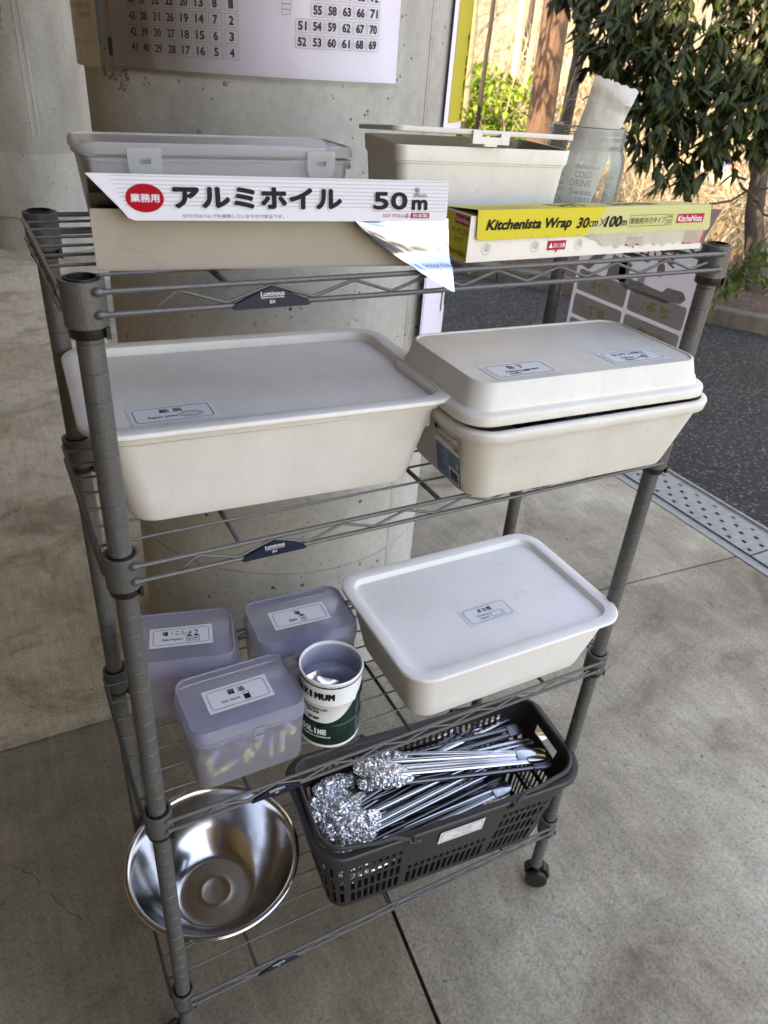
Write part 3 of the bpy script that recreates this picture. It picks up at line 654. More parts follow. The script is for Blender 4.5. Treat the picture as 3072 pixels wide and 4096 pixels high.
for sgn in (1, -1):
    vs = []
    for i in range(rows + 1):
        f = i / rows; ww = 0.0225 * (1 + .03 * sin(f * 7)) * (1 + .06 * max(0, f - .8) * 5)
        for j in range(cols + 1):
            g = j / cols * 2 - 1; th = 0.0058 * (1 - abs(g) ** 3) * (1 if f < .84 else max(0.05, 1 - (f - .84) * 8)) * min(1, f * 8 + .2)
            p = base + ax * (L * f + (0.0016 if (i == rows and j % 2) else 0)) + side * ww * g + nrm * (sgn * th + .0022 * noise.noise(V((g * 2.1, f * 7, sgn * 3))) * (1 - abs(g)))
            if f > .86: p = p + nrm * .004 * sin((f - .86) * 20 + g)
            vs.append(p)
    fs = [(i * (cols + 1) + j, i * (cols + 1) + j + 1, (i + 1) * (cols + 1) + j + 1, (i + 1) * (cols + 1) + j) for i in range(rows) for j in range(cols)]
    t.add(vs, fs)
t.build('sleeve', 'strawpaper', slv)
# ------------------------------------------------------------------ foil box
fb = thing('foil_box', 'open white cardboard box of aluminium foil with printed front flap, left on the top shelf', 'foil box', (0.0150, 0.0290, DK[0]), radians(-7.6))
FL, FD, FH = 0.2670, 0.062, 0.0425
t = MB()
def slab(mb, x0, x1, y0, y1, z0, z1, mi=0): mb.box(((x0 + x1) / 2, (y0 + y1) / 2, (z0 + z1) / 2), (x1 - x0, y1 - y0, z1 - z0), mi)
slab(t, 0, FL, 0, FD, 0, .0012); slab(t, 0, FL, 0, .0012, .0012, FH); slab(t, 0, FL, FD - .0012, FD, .0012, FH + .0005)
slab(t, 0, .0012, .0012, FD - .0012, .0012, FH); slab(t, FL - .0012, FL, .0012, FD - .0012, .0012, FH)
slab(t, .0012, FL - .0012, .0012, .0060, FH - .010, FH - .0088, 1)
dd = Decal(plane_fn((0, FD / 2, FH / 2), (0, -1, 0), (0, 0, 1), .0002))
dd.text('アルミ', 0, .010, .022, .007, 2, 2, bold=.02); dd.text('ホイル', 0, .000, .022, .007, 2, 2, bold=.02); dd.rect(-.010, -.016, .004, -.009, 3, 1); dd.text('50m', .012, -.012, .012, .005, 2, 2)
o = len(t.v); t.v += dd.mb.v; t.f += [tuple(i + o for i in f) for f in dd.mb.f]; t.m += dd.mb.m
# die-cut curve on the front
cur = [(.022, .026), (.016, .020), (.018, .0165), (.030, .0135), (.038, .008), (.044, .002)]
dd = Decal(plane_fn((0, 0, 0), (1, 0, 0), (0, 0, 1), .0002))
for a, b in zip(cur, cur[1:]): dd.line(a, b, .0004, 4, 1)
dd.line((.044, .002), (.050, .0065), .0004, 4, 1); dd.line((.0, .0009), (FL, .0009), .0003, 4, 1)
o = len(t.v); t.v += dd.mb.v; t.f += [tuple(i + o for i in f) for f in dd.mb.f]; t.m += dd.mb.m
M['greycard'] = plain('grey_cardboard', (0.35, 0.31, 0.26), 0.6, var=0.05, vscale=14, bmp=.1, bscale=200)
t.build('box_body', ['greycard', 'cardin', 'gink', 'pinkred', 'cardin'], fb, smooth=False)
t = MB(); t.tube([(.006, FD / 2, .022), (FL - .006, FD / 2, .022)], .018, 20); t.build('foil_roll', 'foil', fb)
# lid: top panel from the back edge up to the flap's top, flap hanging in front
ft = V((0, -.0085, .0665)); bt = V((0, FD, FH + .001)); fbm = V((0, -.0125, .0372))
t = MB(); nn = (ft - bt).cross(V((1, 0, 0))).normalized()
t.add([V((.001, 0, 0)) + bt, V((FL, 0, 0)) + bt, V((FL, 0, 0)) + ft, V((.001, 0, 0)) + ft, V((.001, 0, 0)) + bt + V((0, 0, -.001)), V((FL, 0, 0)) + bt + V((0, 0, -.001)), V((FL, 0, 0)) + ft + V((0, .001, -.001)), V((.001, 0, 0)) + ft + V((0, .001, -.001))],
      [(0, 1, 2, 3), (7, 6, 5, 4), (0, 3, 7, 4), (1, 5, 6, 2)], 1)
# triangular end tab
t.add([V((.0012, 0, 0)) + bt + V((0, -.002, -.001)), V((.0012, 0, 0)) + ft + V((0, .002, -.002)), V((.0012, -.004, .043)) , V((.0020, FD - .004, FH - .001))], [(0, 1, 2, 3)], 1)
up = (ft - fbm).normalized(); FHt = (ft - fbm).length
out = [(.006, FHt), (.0000, FHt), (.0215, .0055), (.0250, .0015), (.0300, 0), (FL - .004, 0), (FL - .0012, .0012), (FL, .004), (FL, FHt)]
out = [(.0000, FHt), (.0215, .0060), (.0245, .0018), (.0290, 0), (FL - .004, 0), (FL - .0012, .0012), (FL, .004), (FL, FHt)]
fn = plane_fn(fbm, (1, 0, 0), up, .0002)
fd = Decal(fn); fd.poly(out, 0, 0); fd.poly(out, 1, -5)
fd.mb.loft([[fn(p[0], p[1], -5) for p in out], [fn(p[0], p[1], 0) for p in out]], 0)
for k in range(9):
    v = FHt - .0012 - k * .00262; x0 = .012 + max(0, (k - 1)) * .0012
    if k == 8: x0 = .200
    fd.line((x0 + .004, v), (FL - .001, v), .00022, 2, 1)
fd.ell(.0370, .0145, .0128, .0092, 3, 2); fd.text('業務用', .0370, .0145, .019, .0052, 0, 3, bold=.03)
fd.text('アルミホイル', .1175, .0155, .122, .0130, 0, 3, bold=.12); fd.text('アルミホイル', .1175, .0155, .122, .0130, 4, 4.2, bold=.075)
fd.text('切り刃はパルプを使用していますので安全です。', .098, .0032, .073, .0026, 2, 3)
fd.text('50', .2185, .0148, .0270, .0115, 0, 3, bold=.11); fd.text('50', .2185, .0148, .0270, .0115, 4, 4.2, bold=.06)
fd.text('m', .2430, .0122, .0120, .0066, 4, 4.2, bold=.08); fd.text('30cm', .2430, .0192, .0110, .0030, 2, 4, bold=.01); fd.text('幅', .2405, .0228, .0036, .0034, 2, 4, bold=.01)
fd.text('12ミクロン品', .2235, .0043, .0210, .0030, 5, 3, bold=.01); fd.rect(.2360, .0025, .2515, .0063, 5, 3); fd.text('日本製', .2438, .0044, .0125, .0028, 0, 4, bold=.02)
fd.mb.v += []; 
o = len(t.v); t.v += fd.mb.v; t.f += [tuple(i + o for i in f) for f in fd.mb.f]; t.m += [x if x < 2 else x for x in fd.mb.m]
t.build('lid_flap', ['print_white', 'cardin', 'gink', 'red', 'ink', 'pinkred'], fb, smooth=False)
# foil sheet pulled out under the flap at the right end
t = MB(); ni, nj = 26, 34; vs = []
for i in range(ni + 1):
    for j in range(nj + 1):
        a = i / ni; b = j / nj            # a across (left to right), b down
        zt, zb = .0390, .0390 - .0545 * (0.03 + .97 * min(1, a * 1.02) ** 0.82)
        x = .190 + a * .0795 + (.006 * b) * a; zz = zt + (zb - zt) * b
        y = -.0100 - .0030 * sin(b * 2.2) - .010 * (max(0, b * (zt - zb) - .026) / .03) ** 1.0
        y += .0010 * noise.noise(V((a * 3, b * 2.5, 1.7))) + .0003 * noise.noise(V((a * 14, b * 11, 4.0)))
        if zz < 0.004: y -= .003
        vs.append((x, y, zz))
t.add(vs, [(i * (nj + 1) + j, i * (nj + 1) + j + 1, (i + 1) * (nj + 1) + j + 1, (i + 1) * (nj + 1) + j) for i in range(ni) for j in range(nj)])
t.build('foil_sheet', 'foil', fb, ang=80)
# ------------------------------------------------------------------ wrap box
wb = thing('wrap_box', 'long yellow and white cardboard box of kitchen wrap with a taped front', 'wrap box', (0.3115, -0.0040, DK[0]), radians(1.0))
WL, WD, WH = 0.2930, 0.042, 0.0385
t = MB(); slab(t, 0, WL, 0, WD, 0, WH - .0006, 0)
def mrg(t, d): o = len(t.v); t.v += d.mb.v; t.f += [tuple(i + o for i in f) for f in d.mb.f]; t.m += d.mb.m
d = Decal(plane_fn((0, WD, 0), (0, -1, 0), (0, 0, 1), .0002))      # left end, yellow
d.rect(.001, .001, WD, WH - .001, 1, 1); d.rect(.020, .029, WD - .001, .0365, 2, 2); d.text('KitcheNista', .031, .0328, .019, .0042, 3, 3, bold=.01)
d.text('キッチニスタ', .029, .0235, .024, .0052, 4, 3, bold=.01); d.text('ラップ', .028, .0165, .013, .0048, 4, 3, bold=.01); d.text('30cm×100m', .027, .0060, .026, .0048, 4, 3, shear=.15)
mrg(t, d)
d = Decal(plane_fn((0, 0, 0), (1, 0, 0), (0, 0, 1), .0002))
for x in (.0195, .0730, .1250, .1735, .226, .2790): d.ring(x, .0105, .0047, .0047, .0003, 5, 1); d.ell(x + .0007, .0112, .0028, .0030, 6, 1)
for x in (.0985, .1960):
    d.rect(x - .0108, .0068, x + .0108, .0150, 2, 2); d.poly([(x - .0012, .0068), (x + .0018, .0068), (x + .0002, .0038)], 2, 2); d.poly([(x - .0090, .0088), (x - .0044, .0088), (x - .0067, .0132)], 3, 3); d.text('刃に注意', x + .0030, .0108, .0135, .0040, 3, 3, bold=.01)
d.rect(.264, .0055, .2925, .0200, 2, 1)
mrg(t, d)
M['torn'] = plain('torn_perforation', (0.42, 0.42, 0.41), 0.7, var=.3, vscale=300)
t.build('box_body', ['card', 'yellow', 'pinkred', 'white_ink', 'ink', 'gink', 'torn'], wb, smooth=False)
t = MB()   # flap: top panel + front flap
y0 = -.0022; F = plane_fn((0, y0, 0), (1, 0, 0), (0, 0, 1), .0002); x1 = WL + .003; v0, v1 = .0185, .0430
out = [(.005, v1), (.0065, v0 + .003), (.008, v0 + .0008), (.011, v0), (x1 - .004, v0), (x1 - .001, v0 + .001), (x1, v0 + .004), (x1 - .006, v1)]
fd = Decal(F); fd.poly(out, 0, 0); fd.mb.loft([[F(p[0], p[1], -5) for p in out], [F(p[0], p[1], 0) for p in out]], 0)
cutt = [(.005, v1), (.0065, v0 + .003), (.008, v0 + .0008), (.011, v0), (.128, v0), (.150, v1)]
fd.poly(cutt, 1, 1)
fd.text('Kitchenista Wrap', .0625, .0297, .093, .0104, 2, 3, bold=.045, shear=.22); fd.text('30', .1235, .0300, .0128, .0086, 2, 3, bold=.05, shear=.22); fd.text('cm', .1360, .0288, .0105, .0052, 2, 3, bold=.01, shear=.15)
fd.line((.1440, .0265), (.1505, .0335), .0006, 2, 3); fd.line((.1440, .0335), (.1505, .0265), .0006, 2, 3)
fd.text('100', .1610, .0302, .0190, .0092, 2, 3, bold=.05, shear=.22); fd.text('m', .1745, .0285, .0068, .0048, 2, 3, bold=.01, shear=.15)
fd.frame(.1810, .0250, .2385, .0352, .0003, .0003, 2, 3); fd.line((.2000, .0250), (.2000, .0352), .0003, 2, 3); fd.line((.2300, .0250), (.2300, .0352), .0003, 2, 3)
fd.text('業務用', .1905, .0300, .0165, .0058, 2, 3); fd.text('外刃タイプ', .2150, .0300, .0270, .0058, 2, 3); fd.text('日本製', .2343, .0330, .0066, .0022, 2, 3); fd.text('MADE IN', .2343, .0296, .0064, .0016, 2, 3); fd.text('JAPAN', .2343, .0270, .0064, .0022, 2, 3)
fd.rect(.2450, .0265, .2830, .0350, 3, 2); fd.text('KitcheNista', .2636, .0306, .0340, .0056, 4, 3, bold=.02)
for k in range(15): fd.line((.030 + k * .018, v0), (.030 + k * .018, v0 + .0022), .0003, 5, 3)
mrg(t, fd)
tp = Decal(plane_fn((0, y0, v1), (1, 0, 0), (0, WD, WH + .0003 - v1), .0002)); TD = WD + .002
tp.poly([(.005, 0), (x1 - .006, 0), (x1 - .008, TD), (.001, TD)], 0, 0); tp.poly([(.005, 0), (.150, 0), (.160, TD), (.001, TD)], 1, 1)
for k in range(12): tp.line((.012, .006 + k * .0012), (.075, .006 + k * .0012), .0003, 5, 2)
tp.text('ラップ', .120, .022, .038, .030, 2, 2, bold=.03); tp.text('30cm×100m', .200, .022, .060, .020, 2, 2, bold=.02)
mrg(t, tp)
t.build('printed_flap', ['paleyellow', 'yellow', 'ink', 'pinkred', 'white_ink', 'gink'], wb, smooth=False)
t = MB()   # dark inner end flap sticking out on the right
P = [V((WL, .0, .038)), V((WL + .027, .007, .0360)), V((WL + .015, .0055, .018)), V((WL + .004, .003, .0005)), V((WL, .0, .0005))]
t.add(P + [p + V((.0008, .0012, 0)) for p in P], [(0, 1, 2, 3, 4), (9, 8, 7, 6, 5), (0, 5, 6, 1), (1, 6, 7, 2), (2, 7, 8, 3)]); t.build('end_flap', 'cardpurple', wb, smooth=False)
t = MB(); rr_ = random.Random(3); n = 30; lo = []; hi = []
for k in range(n + 1):
    x = .132 + .156 * k / n; lo.append((x, -.0012 - .0004 * rr_.random(), .0050 + .004 * rr_.random() + (.010 if k < 5 else 0) * (1 - k / 5))); hi.append((x, -.0030 - .0003 * rr_.random(), .0200))
t.loft([lo, hi], 0, closed=False); t.build('tape_strip', 'tapeold', wb, label='crinkled yellowed clear tape along the front')
# ------------------------------------------------------------------ frosted condiment boxes on the third shelf
def frost_box(loc, rz, lab, jp, en, icon, jw, w=.130, d=.0935, h=.0925, lid_off=(0, 0), lid_rz=0.0):
    b = thing('condiment_box', lab, 'condiment box', loc, rz, None); r = .017
    t = MB(); t.loft([rr(w - .016, d - .016, r - .006, 0), rr(w - .010, d - .010, r - .003, .0012), rr(w - .007, d - .007, r - .002, .005), rr(w - .003, d - .003, r, h - .024), rr(w - .001, d - .001, r, h - .0235), rr(w - .001, d - .001, r, h - .0220), rr(w - .004, d - .004, r, h - .0212)], 0, True, True, True)
    t.build('box_body', 'frost', b)
    t = MB(); t.loft([rr(w - .004, d - .004, r, -.0200), rr(w, d, r + .001, -.0205), rr(w, d, r + .001, -.0185), rr(w - .001, d - .001, r, -.0180), rr(w - .0012, d - .0012, r, -.0160), rr(w, d, r, -.0155), rr(w - .0003, d - .0003, r, -.0140), rr(w - .0012, d - .0012, r, -.0135), rr(w - .0035, d - .0035, r - .001, -.0012), rr(w - .0045, d - .0045, r - .0015, 0), rr(w - .0065, d - .0065, r - .002, 0), rr(w - .0085, d - .0085, r - .003, -.0014)], 0, True, True, True)
    l = t.build('lid', 'frost', b, loc=(lid_off[0], lid_off[1], h), rot=(0, 0, lid_rz))
    sticker(l, -.002, -.002, -.0011, 0, jp, en, icon, jw=jw)
    t = MB(); t.box((.006, -d / 2 - .0006, h - .017), (.011, .0012, .009)); t.box((.006, -d / 2 - .0004, h - .028), (.010, .0010, .005)); t.build('catch', 'frost', b)
    return b
soy = frost_box((.1106, .0467, DK[2]), radians(.4), 'frosted lilac box with a soy sauce sticker and tiny yellow-capped bottles inside', '醤 油', 'Soy sauce', 'soy', .019, w=.1335)
spx = frost_box((.0818, .1634, DK[2]), radians(-11), 'frosted lilac condiment box with a salt and pepper sticker behind the grey front post', '塩・こしょう', 'Salt-Pepper', 'shaker2', .042, w=.125, lid_off=(-.004, .002), lid_rz=radians(-3))
slt = frost_box((.2257, .1466, DK[2]), radians(-3), 'frosted lilac condiment box with a salt sticker, at the back behind the drum can', '塩', 'Salt', 'shaker', .0075, w=.134, d=.093)
# little yellow caps in the soy sauce box
cap_mb = MB(); cap_mb.tube([(.0045, 0, 0), (.0115, 0, 0)], .0036, 10); cap_mb.tube([(.004, 0, 0), (.001, 0, 0), (-.007, 0, 0), (-.010, 0, 0)], [.0018, .0046, .0046, .002], 8, 1)
M['sauce'] = plain('sauce_bottle', (0.45, 0.43, 0.55), 0.4)
src = None; R2 = random.Random(11)
for k in range(26):
    fr_ = k < 15
    x = (R2.random() - .5) * .100; y = -.0235 if fr_ else R2.uniform(-.012, .026); zz = .007 + R2.random() ** 1.7 * .034
    wx = soy.location.x + x; wy = soy.location.y + y
    if src is None: src = cap_mb.build('sauce_bottle', ['caps', 'sauce']); o = src
    else: o = src.copy(); COL.objects.link(o)
    o.location = (wx, wy, DK[2] + zz); o.rotation_euler = (0, R2.uniform(-.5, .5), radians(-90) + R2.uniform(-1.2, 1.2) if fr_ else R2.uniform(0, 6.28))
    tag(o, 'tiny soy sauce bottle with a yellow cap inside the frosted soy sauce box', 'sauce bottle', 'tiny sauce bottles in the soy sauce box')
def sachet(loc, rot, mat, lab, grp, s=(.03, .022)):
    t = MB(); n = 6; vs = []
    for sg in (1, -1):
        for i in range(n + 1):
            for j in range(n + 1):
                a, b = i / n * 2 - 1, j / n * 2 - 1; vs.append((a * s[0] / 2, b * s[1] / 2, sg * .0028 * (1 - a * a) ** .6 * (1 - b * b) ** .6))
    m_ = (n + 1) ** 2; fs = []
    for sg in (0, 1):
        for i in range(n):
            for j in range(n): q = [sg * m_ + i * (n + 1) + j, sg * m_ + (i + 1) * (n + 1) + j, sg * m_ + (i + 1) * (n + 1) + j + 1, sg * m_ + i * (n + 1) + j + 1]; fs.append(tuple(q if sg == 0 else q[::-1]))
    t.add(vs, fs); o = t.build('condiment_sachet', mat, None, loc=loc, rot=rot, ang=60); return tag(o, lab, 'sachet', grp)
for k in range(12): sachet((.085 + R2.uniform(-.042, .042), .158 + R2.uniform(-.026, .022), DK[2] + .008 + k * .0042), (R2.uniform(-.5, .5), R2.uniform(-.4, .4), R2.uniform(0, 3)), 'pinkpack', 'small pinkish sachet inside the salt and pepper box', 'sachets in the salt and pepper box')
for k in range(14): sachet((.227 + R2.uniform(-.042, .042), .150 + R2.uniform(-.026, .026), DK[2] + .008 + k * .0044), (R2.uniform(-.5, .5), R2.uniform(-.4, .4), R2.uniform(0, 3)), 'bluepack', 'small blue salt sachet inside the frosted salt box', 'sachets in the salt box', (.034, .02))
# ------------------------------------------------------------------ drum can
can = thing('drum_can', 'small open tin drum can painted white over dark green with black lettering', 'tin can', (.2200, .0375, DK[2]), radians(0))
CR, CH = .0370, .1045
t = MB(); n = 64
pr = [(.0, .0015), (.034, .0015), (.0358, 0), (.0374, .0004), (.0374, .003), (CR, .0042), (CR, .034), (CR + .0008, .0352), (CR + .0008, .0365), (CR, .0376), (CR, .068), (CR + .0010, .0695), (CR + .0010, .0710), (CR, .0725), (CR, .1000), (CR + .0010, .1012), (CR + .0014, .1030), (CR + .0004, .1046), (CR - .0010, .1040), (CR - .0014, .1010)]
rg = [[(r * cos(2 * pi * k / n), r * sin(2 * pi * k / n), z) for k in range(n)] for r, z in pr]; t.loft(rg, 0)
pi_ = [(CR - .0014, .1010), (CR - .0012, .072), (CR - .0004, .070), (CR - .0012, .068), (CR - .0012, .003), (0.0, .003)]
t.loft([[(r * cos(2 * pi * k / n), r * sin(2 * pi * k / n), z) for k in range(n)] for r, z in pi_], 1)
# facing direction of the print: towards the camera
th0 = math.atan2(-0.064 - .22, -( -0.546 - .0375))
d = Decal(cylfn((0, 0, 0), CR, .00012, th0))
# wavy green field as a band between bottom and a wave
nu = 90
for a in range(nu):
    u0 = -pi * CR + 2 * pi * CR * a / nu; u1 = -pi * CR + 2 * pi * CR * (a + 1) / nu
    def wv(u):
        f = u / CR
        return .0385 + .004 * max(0, -f) + .050 / (1 + math.exp(-(f - .75) * 3.4)) * (1 if f < 2.0 else max(0, 1 - (f - 2.0) * 1.2))
    def R3(u, v):
        ex = 0
        if .034 < v < .0376: ex = .0009
        if .068 < v < .0725: ex = .0011
        return ex
    vsq = [.0044, .0335, .0350, .0366, .0382, .0385]
    tops0, tops1 = wv(u0), wv(u1)
    VL = [(.0044, 0), (.0190, 0), (.0338, 0), (.0346, .0011), (.0371, .0011), (.0382, 0), (.0480, 0), (.0580, 0), (.0676, 0), (.0690, .0014), (.0716, .0014), (.0730, 0), (.0800, 0), (.1000, 0)]
    def at(v, top):
        if v[0] <= top: return v
        for p, q in zip(VL, VL[1:]):
            if p[0] <= top <= q[0]: return (top, p[1] + (q[1] - p[1]) * (top - p[0]) / (q[0] - p[0]))
        return (top, 0)
    for p, q in zip(VL, VL[1:]):
        if p[0] >= max(tops0, tops1): break
        c = [(u0, at(p, tops0)), (u1, at(p, tops1)), (u1, at(q, tops1)), (u0, at(q, tops0))]
        d.mb.add([d.fn(uu, vv[0], 2 + vv[1] / .00012) for uu, vv in c], [(0, 1, 2, 3)], 2)
d.rect(-pi * CR, .0965, pi * CR, .0985, 3, 2, 64)
for q, ch in enumerate('MAXIMUM'): d.text(ch, -.0470 + q * .0082 + (-.0006 if q == 3 else 0), .0840, .0016 if ch == 'I' else .0062, .0088, 3, 5, bold=.10)
d.text('FOR OIL DRUM CAN', -.0190, .0628, .0330, .0030, 3, 5, bold=.05); d.text('COIN BANK', -.0200, .0578, .0170, .0030, 3, 5, bold=.05); d.text('EX-90P', -.0190, .0475, .0140, .0040, 3, 5, bold=.06, shear=.3)
for q, ch in enumerate('GASOLINE'): d.text(ch, -.0440 + q * .0056, .0262, .0010 if ch == 'I' else .0040, .0078, 4, 6, bold=.08)
d.text('OAKLAND OIL & REFINING CO', -.0170, .0178, .0400, .0026, 4, 6, bold=.04)
mrg(t, d); t.build('can_body', ['canwhite', 'canin', 'greenp', 'ink', 'white_ink'], can)
for k, (x, y, zz, rx, rz) in enumerate(((-.020, .000, .082, 1.1, .5), (-.010, -.010, .076, .8, -.4), (.008, .010, .050, .3, 1.0), (-.012, .018, .034, .6, 2.0), (.012, -.010, .025, .2, .2), (0, .0, .015, .1, .9))):
    sachet((can.location.x + x, can.location.y + y, DK[2] + zz), (rx, .3, rz), 'packet', ('silver foil sachet leaning highest against the inside of the drum can', 'crumpled clear silver sachet in the middle of the drum can')[k] if k < 2 else 'silver foil sachet lying deep inside the drum can', None if k < 2 else 'sachets deep in the drum can', (.026, .022))
# ------------------------------------------------------------------ bowl
bowl = MB(); prof = [(0.0, .0010), (.0050, .0010), (.0200, .0010), (.0208, .0012), (.0216, .0013), (.0224, .0012), (.0232, .0010), (.030, .0010), (.044, .0010), (.0505, .0010), (.0535, .0013), (.057, .0028), (.062, .0060), (.068, .0107), (.076, .0183), (.084, .0270), (.0915, .0370), (.098, .0475), (.1038, .0585), (.1085, .0690), (.1120, .0785), (.1150, .0870), (.1170, .0900), (.1210, .0905), (.1235, .0895), (.1245, .0878), (.1235, .0862), (.1190, .0868),
                      (.1160, .0868), (.1095, .0680), (.0985, .0460), (.085, .0252), (.069, .0085), (.057, .0), (0, 0)]
# refine the profile smoothly
bowl.lathe([(r, z) for r, z in prof], 96)
bo = bowl.build('mixing_bowl', 'bowl', None, ang=70, loc=(.0815, .1165, DK[3])); tag(bo, 'large shiny stainless steel mixing bowl on the bottom shelf', 'bowl')
# ------------------------------------------------------------------ basket of tongs
bk = thing('shopping_basket', 'charcoal plastic shopping basket with slotted walls, full of tongs, on the bottom shelf', 'basket', (.4140, .0570, DK[3]), radians(-4.45))
BW, BD, BH = .421, .168, .172; bw, bd = .365, .120; RC = .036; rc = .026
def wallP(side, s, f):
    """s in metres along the flat wall (0 = centre), f = 0..1 up"""
    w = bw + (BW - bw) * f; dd = bd + (BD - bd) * f; r = rc + (RC - rc) * f; h = BH * f
    if side in 'FB':
        L = w / 2 - r; L1 = BW / 2 - RC; x = s / L1 * L; return V((x, (-dd / 2 if side == 'F' else dd / 2), h))
    L = dd / 2 - r; L1 = BD / 2 - RC; y = s / L1 * L; return V(((w / 2 if side == 'R' else -w / 2), y, h))
def holed(side, holes, mb, rev):
    L = (BW / 2 - RC) if side in 'FB' else (BD / 2 - RC)
    us = sorted(set([-L, L] + [h[0] for h in holes] + [h[1] for h in holes])); fs_ = sorted(set([0.0, 1.0] + [h[2] for h in holes] + [h[3] for h in holes]))
    idx = {}; vs = []; fs = []
    def vid(i, j):
        if (i, j) not in idx: idx[(i, j)] = len(vs); vs.append(wallP(side, us[i], fs_[j]))
        return idx[(i, j)]
    for i in range(len(us) - 1):
        for j in range(len(fs_) - 1):
            cu, cf = (us[i] + us[i + 1]) / 2, (fs_[j] + fs_[j + 1]) / 2
            if any(h[0] < cu < h[1] and h[2] < cf < h[3] for h in holes): continue
            q = (vid(i, j), vid(i + 1, j), vid(i + 1, j + 1), vid(i, j + 1)); fs.append(q[::-1] if rev else q)
    mb.add(vs, fs)
def slots(u0, u1, n, f0, f1, gap=.42):
    st = (u1 - u0) / n; return [(u0 + k * st + st * gap / 2, u0 + (k + 1) * st - st * gap / 2, f0, f1) for k in range(n)]
lf = []
LB = BW / 2 - RC
for a, b, n in ((-LB + .002, -.085, 8), (.085, LB - .002, 8)):
    lf += slots(a, b, n, .06, .24, .34) + slots(a, b, n, .285, .44, .34) + slots(a, b, n, .485, .60, .34) + slots(a, b, n, .645, .71, .40)
lf += slots(-.075, .075, 13, .06, .26, .36) + slots(-.075, .075, 13, .31, .375, .40)
lb = []
lb += slots(-LB + .002, LB - .002, 30, .08, .24) + slots(-LB + .002, LB - .002, 30, .29, .42) + slots(-LB + .002, LB - .002, 30, .47, .56) + slots(-LB + .002, LB - .002, 30, .80, .88)
LS = BD / 2 - RC
le = slots(-LS + .001, LS - .001, 9, .07, .25, .34) + slots(-LS + .001, LS - .001, 9, .30, .46, .34) + slots(-LS + .010, LS - .010, 8, .51, .60, .34) + [(-.030, .030, .80, .91)]
mb = MB(); holed('F', lf, mb, False); holed('B', lb, mb, True); holed('R', le, mb, False); holed('L', le, mb, True)
for qx, qy, a0 in ((1, 1, 0), (-1, 1, 90), (-1, -1, 180), (1, -1, 270)):     # corner walls with their own slots
    lv = [0, .08, .27, .32, .50, .55, .70, 1.0]; K = 7; vs = []; fs = []
    for f in lv:
        w = bw + (BW - bw) * f; dd = bd + (BD - bd) * f; r = rc + (RC - rc) * f
        for k in range(K + 1):
            a = radians(a0 + 90 * k / K); vs.append((qx * (w / 2 - r) + r * cos(a), qy * (dd / 2 - r) + r * sin(a), BH * f))
    for j in range(len(lv) - 1):
        for k in range(K):
            if j in (1, 3, 5) and k in (1, 3, 5): continue
            fs.append((j * (K + 1) + k, j * (K + 1) + k + 1, (j + 1) * (K + 1) + k + 1, (j + 1) * (K + 1) + k))
    mb.add(vs, fs)
mb.add(rr(bw, bd, rc, 0, n=6), [tuple(range(27, -1, -1))])
def endrise(m):     # the two ends of the basket rise towards their middle
    o = []
    for x, y, z in m.v:
        k = max(0.0, min(1.0, (abs(x) - .150) / .045)); k = k * k * (3 - 2 * k)
        o.append((x, y, z + .015 * k * math.exp(-((y - .012) / .060) ** 2) * max(0, z / BH - .3) / .7))
    m.v = o
endrise(mb)
body = mb.build('basket_body', 'basket', bk, smooth=False); so = body.modifiers.new('thick', 'SOLIDIFY'); so.thickness = .0020; so.offset = -1
t = MB(); e = .0
def rimr(ex, z, n=7): return rr(BW + 2 * ex, BD + 2 * ex, RC + ex, z, n=n)
t.loft([rimr(.0005, BH - .020), rimr(.0030, BH - .019), rimr(.0045, BH - .008), rimr(.0095, BH - .007), rimr(.0105, BH - .005), rimr(.0105, BH + .0005), rimr(.0085, BH + .003), rimr(.002, BH + .0035), rimr(-.001, BH + .0025), rimr(-.0022, BH - .001), rimr(-.0024, BH - .018)], 0)
endrise(t); t.build('rim', 'basket', bk)
def handle(sx):
    px = sx * .082; pts = []; yF = -BD / 2 - .0125
    zt = BH + .0068
    pts += [(px, yF, BH - .002), (px + sx * .012, yF + .004, BH + .003), (px + sx * .025, yF + .0085, zt), (px + sx * .05, yF + .0095, zt)]
    w, dd, r = BW - .006, BD + .002 - .008, RC
    for k in range(9):
        a = radians(-90 + 90 * k / 8); pts.append((sx * (w / 2 - r + r * cos(a)), -(dd / 2 - r) + r * sin(a), zt + .001))
    for k in range(1, 9):
        a = radians(90 * k / 8); pts.append((sx * (w / 2 - r + r * cos(a)), (dd / 2 - r) + r * sin(a), zt + .001))
    pts += [(px + sx * .05, -yF - .0095, zt), (px + sx * .025, -yF - .0085, zt), (px + sx * .012, -yF - .004, BH + .003), (px, -yF, BH - .002)]
    h = MB(); h.tube(pts, .0034, 8, flat=1.0)
    endrise(h); ho = h.build('handle', 'basket', bk)
    for yy in (-1, 1):
        kk = MB()
        kk.tube([(px, yy * (BD / 2 + .005), BH - .002), (px, yy * (BD / 2 + .016), BH - .002)], .0058, 14); kk.tube([(px - sx * .010, yy * (BD / 2 + .013), BH - .006), (px, yy * (BD / 2 + .0135), BH - .002), (px + sx * .008, yy * (BD / 2 + .012), BH + .001)], .0036, 8)
        kk.build('handle_pivot', 'basket', ho)
handle(-1); handle(1)
ln = math.atan2((BD - bd) / 2, BH)
dq = Decal(plane_fn((.010, wallP('F', .010, .72).y - .0020, BH * .72), (1, 0, 0), (0, -sin(ln), cos(ln)), .0003))
